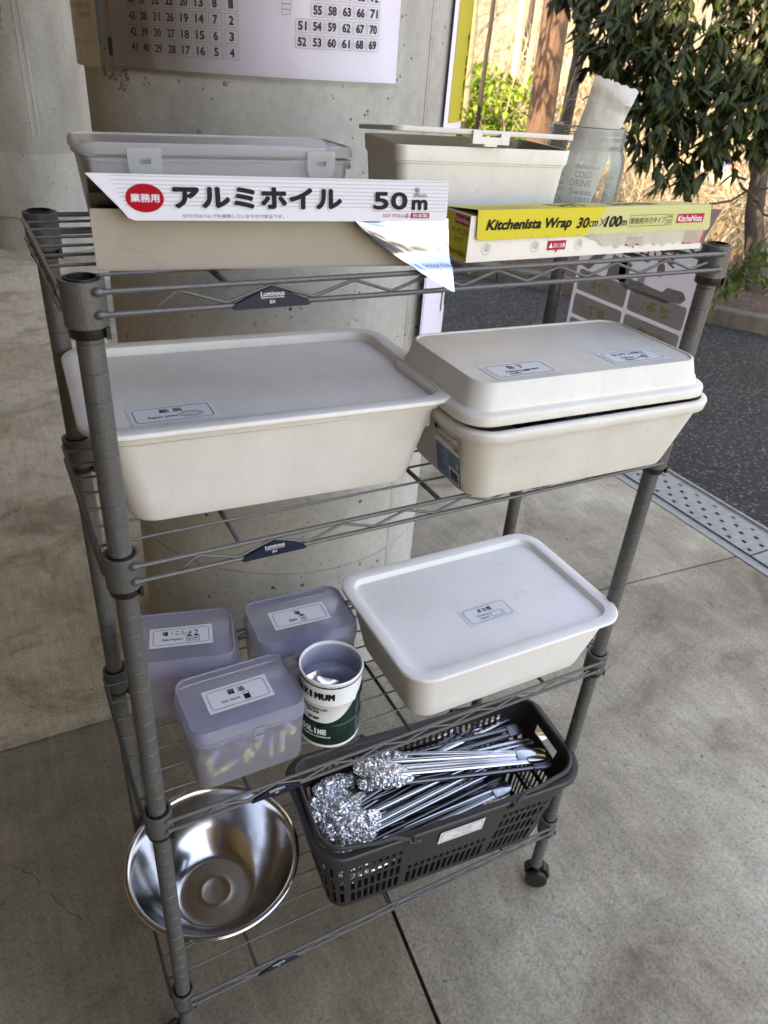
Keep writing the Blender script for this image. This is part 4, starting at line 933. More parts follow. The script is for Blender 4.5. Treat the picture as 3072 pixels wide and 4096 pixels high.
dq.rect(-.0375, -.0165, .0375, .0165, 0, 1); dq.frame(-.034, -.013, .034, .013, .004, .0006, 1, 2); dq.text('トング', .004, .0055, .024, .0062, 1, 2, bold=.02); dq.text('Tong', -.010, -.0058, .011, .0042, 1, 2); dq.line((.0, -.004), (.018, -.0015), .0006, 1, 2); dq.line((.0, -.007), (.018, -.0085), .0006, 1, 2)
dq.build('sticker', ['sticker', 'ink'], bk)
# tongs
def arm_mesh(mb, L, sgn, gap0, gap1, w=.0092):
    rg = []
    for i in range(13):
        f = i / 12; x = L * f; y = sgn * (gap1 + (gap0 - gap1) * (1 - f) ** .7); ww = w * (.95 if f < .8 else .95 + .5 * (f - .8)); hh = .0026
        rg.append([(x, y + ww / 2 * cos(a), hh * 1.5 * max(0, sin(a)) - .0005 * (sin(a) < 0)) for a in [2 * pi * k / 12 for k in range(12)]])
    mb.loft(rg, 0, True, True, True)
def make_tong(dark):
    t = thing('tong', 'steel tong with its head wrapped in crumpled clear film, piled in the charcoal basket', 'tong', (0, 0, 0), 0, 'wrapped tongs piled in the basket')
    for sg in (-1, 1):
        a = MB(); arm_mesh(a, .225, sg, .0085, .0048); a.build('arm', 'steel_dark' if dark else 'steel', t)
    a = MB(); rg = []
    for x, w, h in ((.215, .019, .0035), (.228, .021, .004), (.240, .019, .0035), (.247, .012, .003)): rg.append([(x, p[0], p[1] + .002) for p in rr(w, h * 2, .0018, 0, n=3)])
    a.loft(rg, 0, True, True, True); a.build('hinge_plate', 'steel_dark' if dark else 'steel', t)
    f = MB(); n1, n2 = 44, 30; rg = []; sd = RND.random() * 50
    for i in range(n1 + 1):
        g = i / n1; x = -.050 + .080 * g; env = max(.04, sin(pi * min(1, g * 1.10 + .03)) ** .4) * (1 if g < .78 else 1 - (g - .78) * 2.0)
        ring = []
        for k in range(n2):
            a = 2 * pi * k / n2; ca, sa = cos(a), sin(a)
            r1 = 1 - abs(noise.noise(V((x * 60, ca * 2.2 + sd, sa * 2.2)))) * 2; r2_ = 1 - abs(noise.noise(V((x * 190, ca * 5 + sd, sa * 5)))) * 2; nz = (r1 - .6) * .30 + (r2_ - .6) * .22
            ring.append((x, .0145 * env * ca * (1 + nz), .0072 * env * sa * (1 + nz * 1.4) + .002))
        rg.append(ring)
    f.loft(rg, 0, True, True, True); f.build('film_wrap', 'film', t, ang=24)
    return t
tA = make_tong(False); tB = make_tong(True); tC = make_tong(False); used = set()
# local basket coordinates: x of head, y, z, angle, pitch
cb, sb = cos(radians(-4.6)), sin(radians(-4.6))
spots = []
R4 = random.Random(5)
for k in range(9): spots.append((-.155 + R4.uniform(-.008, .012), -.040 + k * .0105, .040 + .010 * (k % 3), radians(4 + R4.uniform(-4, 5)), 0, k))
for k in range(7): spots.append((-.150 + R4.uniform(-.008, .012), -.044 + k * .014, .074 + .008 * (k % 2), radians(3 + R4.uniform(-4, 6)), radians(-1), k + 1))
spots += [(-.150, -.050, .100, radians(5), radians(-1), 2), (-.146, -.050, .104, radians(4), radians(-1.5), 0), (-.150, -.038, .112, radians(6), radians(-1.5), 1), (-.140, -.030, .120, radians(6.5), radians(-2), 0), (-.138, -.022, .127, radians(7.5), radians(-2), 0), (-.152, -.012, .114, radians(9), radians(-1), 1),
          (-.156, .000, .118, radians(13), radians(-1), 1), (-.160, .010, .112, radians(15), radians(-1), 2), (-.166, .020, .118, radians(5), radians(0), 1), (-.164, .034, .114, radians(-3), radians(0), 2), (-.160, .046, .116, radians(10), radians(0), 0), (-.146, .016, .128, radians(16), radians(0), 1),
          (-.085, .030, .134, radians(-7), radians(.5), 1), (-.068, .020, .142, radians(-12.5), radians(1), 1), (-.074, .032, .146, radians(-13.5), radians(1), 0), (-.085, .046, .144, radians(-14.5), radians(.5), 2), (-.060, .062, .136, radians(-18), radians(0), 0), (-.150, .056, .124, radians(3), radians(0), 1),
          (-.040, .062, .120, radians(4), radians(0), 1), (-.050, .052, .126, radians(8), radians(0), 0), (-.036, .046, .118, radians(-4), radians(0), 2), (-.070, .060, .128, radians(-2), radians(0), 1)]
for k, (x, y, z, a, pt, kind) in enumerate(spots):
    s_ = (tA, tB, tC)[kind % 3]; x += .022; wx = bk.location.x + x * cb - y * sb; wy = bk.location.y + x * sb + y * cb; L = (wx, wy, DK[3] + z + .008)
    r_ = (R4.uniform(-.35, .35), pt, a + radians(-4.6) + radians(0))
    if s_ not in used: used.add(s_); s_.location = L; s_.rotation_euler = r_
    else: copy_thing(s_, L, r_)
# ------------------------------------------------------------------ laminated sheet on the right side of the rack
def sheetmat(name, col):
    m, nt, out = new_mat(name); p = N(nt, 'ShaderNodeBsdfPrincipled'); p.inputs['Base Color'].default_value = C4(col); p.inputs['Roughness'].default_value = .35
    t = N(nt, 'ShaderNodeBsdfTranslucent', Color=C4(col)); x = N(nt, 'ShaderNodeMixShader'); x.inputs[0].default_value = .55
    nt.links.new(p.outputs[0], x.inputs[1]); nt.links.new(t.outputs[0], x.inputs[2]); nt.links.new(x.outputs[0], out.inputs[0]); return m
M['sheet'] = sheetmat('laminated_paper', (.50, .48, .53)); M['sheetgrey'] = sheetmat('sheet_grey_print', (.36, .36, .32)); M['sheetgrey2'] = sheetmat('sheet_dark_print', (.28, .28, .27)); M['sheetyel'] = sheetmat('sheet_yellow_print', (.62, .60, .20)); M['sheetred'] = sheetmat('sheet_red_print', (.52, .27, .26))
sh = thing('laminated_sheet', 'laminated equipment list sheet seen from its back, hanging on the right side of the rack', 'sign', (0.649, .222, .972))
F = plane_fn((0, 0, 0), (0, -1, 0), (0, 0, 1), .0002); SW, SH = .198, .148
d = Decal(F); d.frame(-.003, -.003, SW + .003, SH + .003, .002, .003, 5, 1); d.rect(0, 0, SW, SH, 0, 1)
cw, ch = .090, .0275; 
for r in range(3):
    for c in range(2):
        u0 = .006 + c * (cw + .0055); v0 = -.014 + r * (ch + .0048) + .004
        d.rrect(u0, max(v0, .001), u0 + cw, v0 + ch, .004, 1, 2)
def jt(s, u, v, w, h, mi=2): d.text(s, u, v, w, h, mi, 4, bold=.03, flip=True)
jt('ボウル', .050, .0685, .036, .011); jt('ざる', .150, .0685, .034, .013); jt('包丁', .052, .036, .034, .012); jt('まな板', .148, .036, .044, .012); jt('お玉', .05, .004, .03, .010)
d.poly([(.016, .045), (.018, .046), (.034, .028), (.031, .028)], 0, 3); d.ring(.118, .068, .010, .010, .0012, 0, 3, 16)
d.poly([(.075, .085), (.075, .115), (.085, .112), (.087, .092), (.150, .089), (.156, .096), (.180, .097), (.186, .090), (.180, .083), (.164, .082), (.160, .078), (.090, .078)], 4, 3)
d.poly([(.055, .084), (.088, .084), (.095, .108), (.060, .112)], 4, 3); d.poly([(.008, .086), (.022, .084), (.050, .110), (.042, .118)], 4, 3); d.ell(.140, .112, .006, .008, 4, 3)
d.ell(.180, .090, .0024, .0024, 0, 4); d.rect(.108, .088, .120, .104, 0, 4)
d.text('貸出用品', .100, .131, .120, .018, 3, 4, bold=.02, flip=True, rot=-.06); d.text('KITCHEN', .165, .143, .030, .006, 1, 4, flip=True)
d.build('sheet', ['sheet', 'sheetgrey', 'sheetyel', 'sheetred', 'sheetgrey2', 'tape'], sh)
# ------------------------------------------------------------------ PILLAR with its posters
PC = (.504, .950); PRad = .3376
pl = thing('concrete_pillar', 'thick round bare concrete pillar with posters on it, behind the rack', 'pillar', (PC[0], PC[1], 0))
t = MB(); H = 2.9
pr = [(PRad, 0), (PRad, .333), (PRad - .003, .334), (PRad - .003, .336), (PRad, .337), (PRad, 1.236), (PRad, H)]
rg = []
for r, z in pr:
    ring = []
    for k in range(96):
        a = 2 * pi * k / 96; ring.append((r * sin(a), -r * cos(a), z))
    rg.append(ring)
t.loft(rg, 0); 
for a in (24.5, 118, -160):     # formwork seams
    q = radians(a); dq_ = MB()
    t.box((0, 0, 0), (.001, .001, .001))
    p0 = V((PRad * sin(q), -PRad * cos(q), 0)); tn = V((cos(q), sin(q), 0)); nn = V((sin(q), -cos(q), 0))
    prv = [[p0 + tn * dx + nn * (dn + .0006 * noise.noise(V((z * 30, a, 0)))) + V((.004 * 0, 0, z)) for dx, dn in ((-.007, -.001), (-.0055, .0012), (-.001, .0014), (.0, .0005), (.001, .0014), (.0055, .0010), (.007, -.001))] for z in [i * 2.9 / 60 for i in range(61)]]
    t.loft(prv, 1, closed=False)
pm = t.build('shaft', ['pillar', 'pillar'], pl)
fn = cylfn((PC[0], PC[1], 0), PRad, .0004)
def cyl_thing(name, lab, cat): return thing(name, lab, cat, (0, 0, 0))
po = cyl_thing('seat_plan_poster', 'large lilac-white laminated poster of numbered squares taped around the pillar', 'poster')
d = Decal(fn); top = 1.62; 
def bot(u): return 1.2335 + (u + .403) * .013
N_ = 40; vs = []; fs = []
for i in range(N_ + 1):
    u = -.403 + (.403 + .066) * i / N_
    vs += [fn(u, bot(u), 3), fn(u, top, 3)]
d.mb.add(vs, [(2 * i, 2 * i + 2, 2 * i + 3, 2 * i + 1) for i in range(N_)], 0)
cols = [(0, [41, 42, 43, 44, 45]), (1, [40, 39, 38, 37, 36]), (2, [29, 30, 31, 32, 33]), (3, [28, 27, 26, 25, 24]), (4, [17, 18, 19, 20, 21]), (5, [16, 15, 14, 13, 12]), (6, [5, 6, 7, 8, 9]), (7, [4, 3, 2, 1])]
def cell(u, v, s, w=.0195, h=.0165):
    d.frame(u - w / 2, v - h / 2, u + w / 2, v + h / 2, .0002, .0004, 2, 4)
    d.text(str(s), u, v, .0058 * len(str(s)), .0100, 1, 5, bold=.06)
for c, L in cols:
    for r, n_ in enumerate(L): cell(-.3500 + c * .0231, 1.2605 + r * .0195 + c * .0004, n_)
for c, L in ((0, [52, 51]), (1, [53, 54, 55, 56]), (2, [60, 59, 58, 57]), (3, [61, 62, 63, 64]), (4, [68, 67, 66, 65]), (5, [69, 70, 71, 72])):
    for r, n_ in enumerate(L): cell(-.0890 + c * .0216, 1.2840 + r * .0193 + c * .0006, n_)
for r in range(5): d.frame(-.118, 1.3145 + r * .0064, -.105, 1.3205 + r * .0064, .0001, .0004, 2, 4)
d.build('poster_sheet', ['paper', 'ink', 'gink'], po)
# clear film over the poster with its creases
t = MB(); vs = []; na, nb = 90, 40
for i in range(na + 1):
    for j in range(nb + 1):
        u = -.412 + (.412 + .072) * i / na; v = bot(u) - .005 + (top - bot(u) + .005) * j / nb
        vs.append(fn(u, v, 8 + 2.6 * noise.noise(V((u * 28, v * 9, 0))) + 2.0 * abs(noise.noise(V((u * 60, v * 22, 5))))))
t.add(vs, [(i * (nb + 1) + j, (i + 1) * (nb + 1) + j, (i + 1) * (nb + 1) + j + 1, i * (nb + 1) + j + 1) for i in range(na) for j in range(nb)]); t.build('poster_film', 'paperfilm', po, ang=80)
no = cyl_thing('notice_sheet', 'yellowed notice in a creased plastic sleeve at the left edge of the pillar', 'notice')
fnn = cylfn((PC[0], PC[1], 0), PRad + .010, .0003); d = Decal(fnn); Rn = PRad + .010
u0, u1 = -radians(100) * Rn, -radians(72.3) * Rn; vs = []
for i in range(25):
    u = u0 + (u1 - u0) * i / 24
    for v in (1.228, 1.30, 1.40, 1.6): vs.append(fnn(u, v, 3 * noise.noise(V((u * 40, v * 6, 0)))))
d.mb.add(vs, [(4 * i + j, 4 * (i + 1) + j, 4 * (i + 1) + j + 1, 4 * i + j + 1) for i in range(24) for j in range(3)], 0)
for s, v, w, hh, mi, uu in (('ルール 違和です', 1.348, .070, .008, 1, .055), ('います。', 1.333, .03, .006, 1, .075), ('スタッフ一同をお願い致します', 1.322, .105, .006, 1, .075), ('お持ち帰りのご協力をお願い致します。', 1.309, .110, .0065, 2, .065), ('不要食材持込不可', 1.297, .050, .0075, 1, .040), ('何卒ご理解ください', 1.262, .070, .0055, 1, .080), ('スタッフ一同', 1.262, .026, .0055, 1, .022)):
    d.text(s, u1 - uu, v, w, hh, mi, 6)
d.line((u0, 1.279), (u1 - .012, 1.279), .0005, 1, 6); d.line((u0, 1.341), (u1 - .03, 1.341), .0005, 1, 6)
d.build('notice_paper', ['notice', 'brownink', 'rededge'], no)
# leftover tape marks: parts of the pillar surface
d = Decal(lambda u, v, h: fn(u, v, h) - V((PC[0], PC[1], 0)))
R5 = random.Random(9)
for _ in range(70):
    u = R5.uniform(-.443, -.404); v = R5.uniform(1.214, 1.230); s = R5.uniform(.0012, .004); d.poly([(u + s * R5.uniform(.5, 1.2) * cos(k), v + s * R5.uniform(.3, .8) * sin(k)) for k in (0, 1, 2, 3, 4, 5)], 0, .6)
for _ in range(70):
    u = R5.uniform(-.402, -.372); v = R5.uniform(1.200, 1.231); s = R5.uniform(.0012, .004); d.poly([(u + s * R5.uniform(.5, 1.2) * cos(k), v + s * R5.uniform(.3, .8) * sin(k)) for k in (0, 1, 2, 3, 4, 5)], 0, .6)
d.rect(-.4165, 1.2460, -.4050, 1.2700, 1, 1, 3); d.rect(-.150, 1.060, -.128, 1.079, 1, 1, 3)
d.build('tape_residue', ['peel', 'ink'], pl)
yp = cyl_thing('yellow_strip_poster', 'yellow strip poster with black print wrapping the right edge of the pillar', 'poster')
fny = cylfn((PC[0], PC[1], 0), PRad + .007, .0003); d = Decal(fny); Ry = PRad + .007
vs = []; a0, a1 = radians(33), radians(80)
for i in range(17):
    u = (a0 + (a1 - a0) * i / 16) * Ry; vs += [fny(u, 1.172 + .0, 0), fny(u, 1.182, 0), fny(u, 1.6, 0)]
d.mb.add(vs, [(3 * i + j, 3 * (i + 1) + j, 3 * (i + 1) + j + 1, 3 * i + j + 1) for i in range(16) for j in range(2)], 0)
vs = []
for i in range(17):
    u = (a0 + .05 + (a1 - a0 - .05) * i / 16) * Ry; vs += [fny(u, 1.184, 2), fny(u, 1.6, 2)]
d.mb.add(vs, [(2 * i, 2 * i + 2, 2 * i + 3, 2 * i + 1) for i in range(16)], 1)
for k, s in enumerate(('20', '3', '30', '4')): d.text(s, (a0 + .28) * Ry, 1.20 + k * .035, .030, .016, 2, 4, bold=.03, rot=radians(90))
M['stripyel'] = plain('shaded_yellow_print', (0.42, 0.37, 0.03), 0.45, bmp=.4, bscale=30)  # yellow darkened to olive: shade put into the print colour
d.build('strip', ['paper', 'stripyel', 'ink'], yp)
tp_ = cyl_thing('number_card', 'narrow lilac-white card with large black characters on the right side of the pillar', 'sign')
fnt = cylfn((PC[0], PC[1], 0), PRad + .016, .0003); d = Decal(fnt); Rt = PRad + .016
vs = []; a0, a1 = radians(28), radians(50)
for i in range(17):
    u = (a0 + (a1 - a0) * i / 16) * Rt; vs += [fnt(u, .66, 0), fnt(u, 1.02, 0)]
d.mb.add(vs, [(2 * i, 2 * i + 2, 2 * i + 3, 2 * i + 1) for i in range(16)], 0); d.line((a0 * Rt + .004, .66), (a0 * Rt + .004, 1.02), .0010, 2, 2)
d.text('T', (a0 + .27) * Rt, .872, .030, .045, 1, 4, bold=.02); d.text('O', (a0 + .39) * Rt, .872, .034, .045, 1, 4, bold=.02)
d.build('card', ['paper', 'ink', 'gink'], tp_)
# second pillar further back
p2 = thing('concrete_pillar', 'pale round concrete pillar with a base ring standing further back on the left', 'pillar', (.44, 5.35, 0))
t = MB(); Rb = .40
pr = [(Rb - .02, 0), (Rb - .02, .20), (Rb - .022, .215), (Rb, .225), (Rb, .60), (Rb - .004, .605), (Rb, .612), (Rb, 2.9)]
t.loft([[(r * sin(2 * pi * k / 80), -r * cos(2 * pi * k / 80), z) for k in range(80)] for r, z in pr], 0)
for a in (2, -3): 
    q = radians(a); p0 = V((Rb * sin(q), -Rb * cos(q), 0)); tn = V((cos(q), sin(q), 0)); nn = V((sin(q), -cos(q), 0))
    t.loft([[p0 + tn * dx + nn * dn + V((0, 0, z)) for dx, dn in ((-.008, -.002), (-.005, .003), (.005, .003), (.008, -.002))] for z in [i * .1 for i in range(7, 30)]], 0, closed=False)
t.build('shaft', 'pillar', p2)
d = Decal(cylfn((0, 0, 0), Rb, .001))
for _ in range(260):
    q = R5.random()
    if q < .4: u, v = -.255 + R5.uniform(0, .16), 1.62 + R5.uniform(-.012, .012)
    elif q < .8: u, v = -.10 + R5.uniform(-.012, .012), R5.uniform(1.28, 1.62)
    else: u, v = -.255 + R5.uniform(0, .16), 1.27 + R5.uniform(-.012, .012)
    s = R5.uniform(.004, .011); d.poly([(u + s * R5.uniform(.5, 1.2) * cos(k), v + s * R5.uniform(.3, .9) * sin(k)) for k in (0, 1, 2, 3, 4, 5)], 0, 1)
d.build('tape_residue', ['peel'], p2)

# ------------------------------------------------------------------ GROUND
def sheet(name, pts, z, th, mat, kind='structure'):
    t = MB(); n = len(pts); t.add([(p[0], p[1], z) for p in pts] + [(p[0], p[1], z - th) for p in pts], [tuple(range(n))] + [(i, i + n, (i + 1) % n + n, (i + 1) % n) for i in range(n)])
    o = t.build(name, mat, None, smooth=False); o['kind'] = kind; return o
t = MB(); t.add([(-400, -400, -.06), (400, -400, -.06), (400, 400, -.06), (-400, 400, -.06)], [(0, 1, 2, 3)]); M['paving'] = plain('pale_paving', (0.40, 0.37, 0.31), 0.9, var=.15, vscale=2)
o = t.build('ground', 'paving', None, smooth=False); o['kind'] = 'structure'
t = MB(); t.box((-3.4, 1.7, -.045), (11.1, 15.2, .02)); o = t.build('floor_joint_bed', 'darkgap', None, smooth=False); o['kind'] = 'structure'
g = .0035
jx = lambda y: .363 + (y + .02) * .103
jy = lambda x: .742 - .068 * (x + .2) if x > -.2 else .742
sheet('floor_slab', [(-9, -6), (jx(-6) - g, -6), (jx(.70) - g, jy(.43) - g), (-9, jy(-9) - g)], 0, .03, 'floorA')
sheet('floor_slab', [(jx(-6) + g, -6), (1.905, -6), (1.905, jy(1.9) - g), (jx(.70) + g, jy(.43) - g)], -.001, .03, 'floor')
sheet('floor_slab', [(-9, jy(-9) + g), (.43, jy(.43) + g), (.5, 9.5), (-9, 9.5)], 0, .03, 'floor2')
sheet('floor_slab', [(.43 + .0005, jy(.43) + g), (1.905, jy(1.9) + g), (1.905, 9.5), (.5005, 9.5)], 0, .03, 'floor')
# drain grate
dr = thing('drain_grate', 'galvanised steel drain grate strip with punched holes along the concrete edge', 'drain grate', (1.91, 0, 0))
t = MB(); t.box((.004, 1.5, -.004), (.008, 7, .010)); t.box((.030, 1.5, -.010), (.044, 7, .004)); t.box((.2205, 1.5, -.010), (.030, 7, .004)); t.box((.241, 1.5, -.004), (.010, 7, .010)); t.build('frame', 'galv', dr, smooth=False)
for seg in range(-2, 5):
    t = MB(); y0 = .585 + seg * 1.0 + .003; y1 = y0 + .994; x0, x1 = .050, .208; us = []; nC = 5
    holes = []
    for r in range(24):
        for c in range(nC):
            cx = x0 + .018 + c * .030 + (.0 if r % 2 else .006); cy = y0 + .022 + r * .0405
            if (r + c) % 2 == 0: holes.append((cx - .0065, cx + .0065, cy - .010, cy + .010))
    us = sorted(set([x0, x1] + [h[0] for h in holes] + [h[1] for h in holes])); vs_ = sorted(set([y0, y1] + [h[2] for h in holes] + [h[3] for h in holes])); idx = {}; vv = []; ff = []
    def vid(i, j):
        if (i, j) not in idx: idx[(i, j)] = len(vv); vv.append((us[i], vs_[j], -.0015))
        return idx[(i, j)]
    for i in range(len(us) - 1):
        for j in range(len(vs_) - 1):
            cu, cf = (us[i] + us[i + 1]) / 2, (vs_[j] + vs_[j + 1]) / 2
            if any(h[0] < cu < h[1] and h[2] < cf < h[3] for h in holes): continue
            ff.append((vid(i, j), vid(i + 1, j), vid(i + 1, j + 1), vid(i, j + 1)))
    t.add(vv, ff)
    for r in range(48): t.box(((x0 + x1) / 2, y0 + .012 + r * .0203, -.0009), (x1 - x0 - .02, .0028, .0022))
    t.build('grate_panel', 'galv', dr, smooth=False)
sheet('asphalt_road', [(2.160, -6), (6.2, -6), (4.9, 1.0), (4.117, 2.206), (3.139, 3.693), (-.2, 8.8), (-.2, 9.6), (2.160, 9.6)], -.004, .02, 'asphalt')
# kerb along the far side of the asphalt
kd = V((.978, -1.487, 0)).normalized(); kn = V((-kd.y, kd.x, 0)); kb0 = V((3.139, 3.693, 0)) - kd * 6
for i in range(11):
    t = MB(); c = kb0 + kd * (i * 1.0 + .5) + kn * .07; t.box((c.x, c.y, .03), (.992, .12, .12), 0, math.atan2(kd.y, kd.x)); o = t.build('kerb', 'kerb', None, smooth=False); bv = o.modifiers.new('b', 'BEVEL'); bv.width = .012; bv.segments = 2; o['kind'] = 'structure'
# terrain beyond the kerb: mulch bed then hillside
def zt(dk, s):
    """height by distance dk behind the kerb"""
    b = .05 + .02 * min(dk, 2.0); h = 0
    if dk > 1.6: h = (dk - 1.6) * .07
    if dk > 4.5: h += (dk - 4.5) ** 1.25 * .20
    return b + h + .05 * noise.noise(V((dk * .9, s * .9, 0))) * min(1, dk) + .5 * noise.noise(V((dk * .12, s * .12, 3))) * max(0, min(1, (dk - 3) / 5))
def terrain_pt(dk, s): p = kb0 + kd * s + kn * (.13 + dk); return V((p.x, p.y, zt(dk, s)))
for nm, d0, d1, nd, mt in (('mulch_bed', 0, 1.75, 16, 'mulch'), ('hillside', 1.72, 75, 90, 'hill')):
    t = MB(); vs = []; ns = 90; s0, s1 = -40, 50
    for i in range(nd + 1):
        f = i / nd; dk = d0 + (d1 - d0) * (f if nm == 'mulch_bed' else f ** 1.8)
        for j in range(ns + 1):
            s = s0 + (s1 - s0) * j / ns; p = terrain_pt(dk, s)
            if nm == 'hillside' and i == 0: p.z -= .03
            vs.append(p)
    t.add(vs, [(i * (ns + 1) + j, i * (ns + 1) + j + 1, (i + 1) * (ns + 1) + j + 1, (i + 1) * (ns + 1) + j) for i in range(nd) for j in range(ns)])
    o = t.build(nm, mt, None, ang=180); o['kind'] = 'structure'
# roof slab of the building overhead
t = MB(); P = [(-8.5, -7.7), (-.15, -7.7), (-.15, -.5), (1.35, -.5), (1.35, 5.0), (-8.5, 5.0)]
t.loft([[(x, y, 2.85) for x, y in P], [(x, y, 3.15) for x, y in P]], 0, True, True, True); o = t.build('building_soffit', 'ceil', None, smooth=False); tag(o, 'concrete underside of the building over the pillars', 'building')
lw = MB(); lw.box((-2.3, 2.0, 1.42), (.2, 8.6, 2.84)); o = lw.build('light_block_wall', 'wallwarm', None, smooth=False); tag(o, 'long beige wall added out of view on the left to block light', 'wall')  # unseen wall, added to cut and warm the light from the left
lw = MB(); lw.box((-1.4, -2.4, 1.42), (1.8, .2, 2.84)); o = lw.build('light_block_wall', 'wallwarm', None, smooth=False); tag(o, 'beige wall added out of view behind the photographer to darken the left floor', 'wall')  # unseen wall, added to keep skylight off the left floor
wl = MB(); wl.box((-2.2, 5.75, 1.45), (4.4, .15, 2.9)); o = wl.build('concrete_wall', 'pillar', None, smooth=False); tag(o, 'concrete wall at the far left edge behind the back pillar', 'wall')

# ------------------------------------------------------------------ VEGETATION
CAM = V((-.0639, -.5459, 1.2749))
def vdir(az, el): return V((sin(radians(az)) * cos(radians(el)), cos(radians(az)) * cos(radians(el)), sin(radians(el))))
def leaf(mb, p, d, up, L, W, mi=0):
    d = d.normalized(); x = d.cross(up)
    if x.length < 1e-3: x = d.orthogonal()
    x.normalize(); n = x.cross(d).normalized()
    pts = [p, p + d * L * .3 + x * W * .5 - n * L * .02, p + d * L * .65 + x * W * .42 - n * L * .05, p + d * L - n * L * .14, p + d * L * .65 - x * W * .42 - n * L * .05, p + d * L * .3 - x * W * .5 - n * L * .02, p + d * L * .5 + n * L * .03]
    mb.add(pts, [(0, 1, 6), (1, 2, 6), (2, 3, 6), (3, 4, 6), (4, 5, 6), (5, 0, 6)], mi)
def branch_path(a, b, n, wob, rnd):
    pts = []
    for i in range(n + 1):
        f = i / n; p = a.lerp(b, f)
        if 0 < i: p = p + V((rnd.gauss(0, wob), rnd.gauss(0, wob), rnd.gauss(0, wob)))
        pts.append(p)
    return pts
def leafy(mb, wood, c, R, n, L, W, rnd, droop=.6, squash=.8):
    """twigs with sprays of leaves through a clump's volume"""
    for _ in range(n):
        while True:
            o = V((rnd.uniform(-1, 1), rnd.uniform(-1, 1), rnd.uniform(-1, 1)))
            if o.length < 1: break
        p = c + V((o.x * R, o.y * R, o.z * R * squash)); dr = V((rnd.uniform(-1, 1), rnd.uniform(-1, 1), rnd.uniform(-1.0, .35))).normalized()
        tip = p + dr * L * 1.4; wood.tube([p, tip], [.0022, .001], 3, caps=False)
        for k in range(rnd.randint(5, 8)):
            f = rnd.random(); q = p.lerp(tip, f); ld = (dr * .5 + V((rnd.uniform(-1, 1), rnd.uniform(-1, 1), rnd.uniform(-1, .5) - droop))).normalized()
            leaf(mb, q, ld, V((rnd.uniform(-.5, .5), rnd.uniform(-.5, .5), 1)), L * rnd.uniform(.7, 1.25), W * rnd.uniform(.8, 1.2))
rt = random.Random(21)
# big evergreen whose crown hangs over the top right
base = V((4.73, 2.81, .05)); tr = thing('evergreen_tree', 'dark evergreen tree with large drooping leaves filling the top right', 'tree', base)
def L2(p): return p - base
wd = MB(); lv = MB()
trunk = [base, base + V((-.10, .13, .5)), base + V((-.15, .22, 1.1)), base + V((-.22, .30, 2.0)), base + V((-.35, .3, 3.0))]
wd.tube([L2(p) for p in trunk], [.075, .06, .055, .05, .04], 10)
clumps = [(39.4, 3.8, 4.7, .10), (41.0, 3.4, 4.5, .15), (41.6, 1.6, 4.3, .11), (42.4, .4, 4.2, .08), (43.4, 3.0, 4.3, .17), (43.8, 1.2, 4.2, .13), (44.0, -.6, 4.1, .11), (45.4, 3.4, 4.4, .14), (46.0, .9, 4.1, .17), (45.0, -2.1, 4.0, .10), (46.8, -1.1, 3.95, .15), (47.9, -2.6, 3.9, .14), (46.5, -3.9, 3.9, .07), (48.7, -4.6, 3.9, .09), (48.0, 2.6, 4.3, .15),
          (48.8, .3, 4.1, .16), (50.2, -.9, 4.1, .16), (50.4, 2.2, 4.2, .17), (50.3, -2.7, 4.1, .10), (52.4, -.4, 4.2, .16), (52.2, 2.4, 4.3, .2), (52.5, -2.9, 4.2, .08), (55.5, 0.5, 4.3, .35), (45, 6.2, 4.6, .3), (51, 6.4, 4.6, .35), (57, 4, 4.6, .35)]
for az, el, ds, R in clumps:
    c = CAM + vdir(az, el) * ds; leafy(lv, wd, L2(c), R, max(7, int(42 * (R / .2) ** 1.9)), .088, .027, rt)
    a = trunk[3] if el > 0 else trunk[2]; wd.tube([L2(p) for p in branch_path(a + V((0, 0, .3)), c, 5, .04, rt)], [.02, .017, .013, .010, .007, .004], 5)
# long bare side twigs seen low on the right
for a, b in (((50.0, -2.6), (52.0, -5.4)), ((52.0, -5.4), (54.5, -7.2)), ((54.4, -5.2), (48.0, -8.4))):
    wd.tube([L2(p) for p in branch_path(CAM + vdir(*a) * 4.3, CAM + vdir(*b) * 4.0, 7, .012, rt)], .006, 5)
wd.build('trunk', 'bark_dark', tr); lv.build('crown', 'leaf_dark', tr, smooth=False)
# red-brown trunk with leaf shadows
def tree_trunk(name, lab, az, ds, tops, r0, r1, mat, group=None):
    b = CAM + vdir(az, 0) * ds; b.z = 0; p = thing(name, lab, 'tree', b, 0, group); t = MB()
    pts = [V((0, 0, -.2)), V((tops[0] * .15, 0, .6)), V((tops[0] * .45, tops[1] * .4, 1.5)), V((tops[0], tops[1], 3.6))]
    fine = []
    for i in range(3):
        for k in range(6): fine.append(pts[i].lerp(pts[i + 1], k / 6))
    fine.append(pts[3]); fine = [q + V((.01 * noise.noise(q * 3), .01 * noise.noise(q * 3 + V((9, 0, 0))), 0)) for q in fine]
    t.tube(fine, [r0 + (r1 - r0) * i / 18 + .03 * max(0, 1 - i / 4) * (r0 / .12) for i in range(19)], 18); t.build('trunk', mat, p); return p, fine
pr_, _f = tree_trunk('conifer_tree', 'reddish brown straight tree trunk with leaf shadows behind the cream box', 38.7, 6.2, (-.06, .04), .105, .088, 'bark_red')
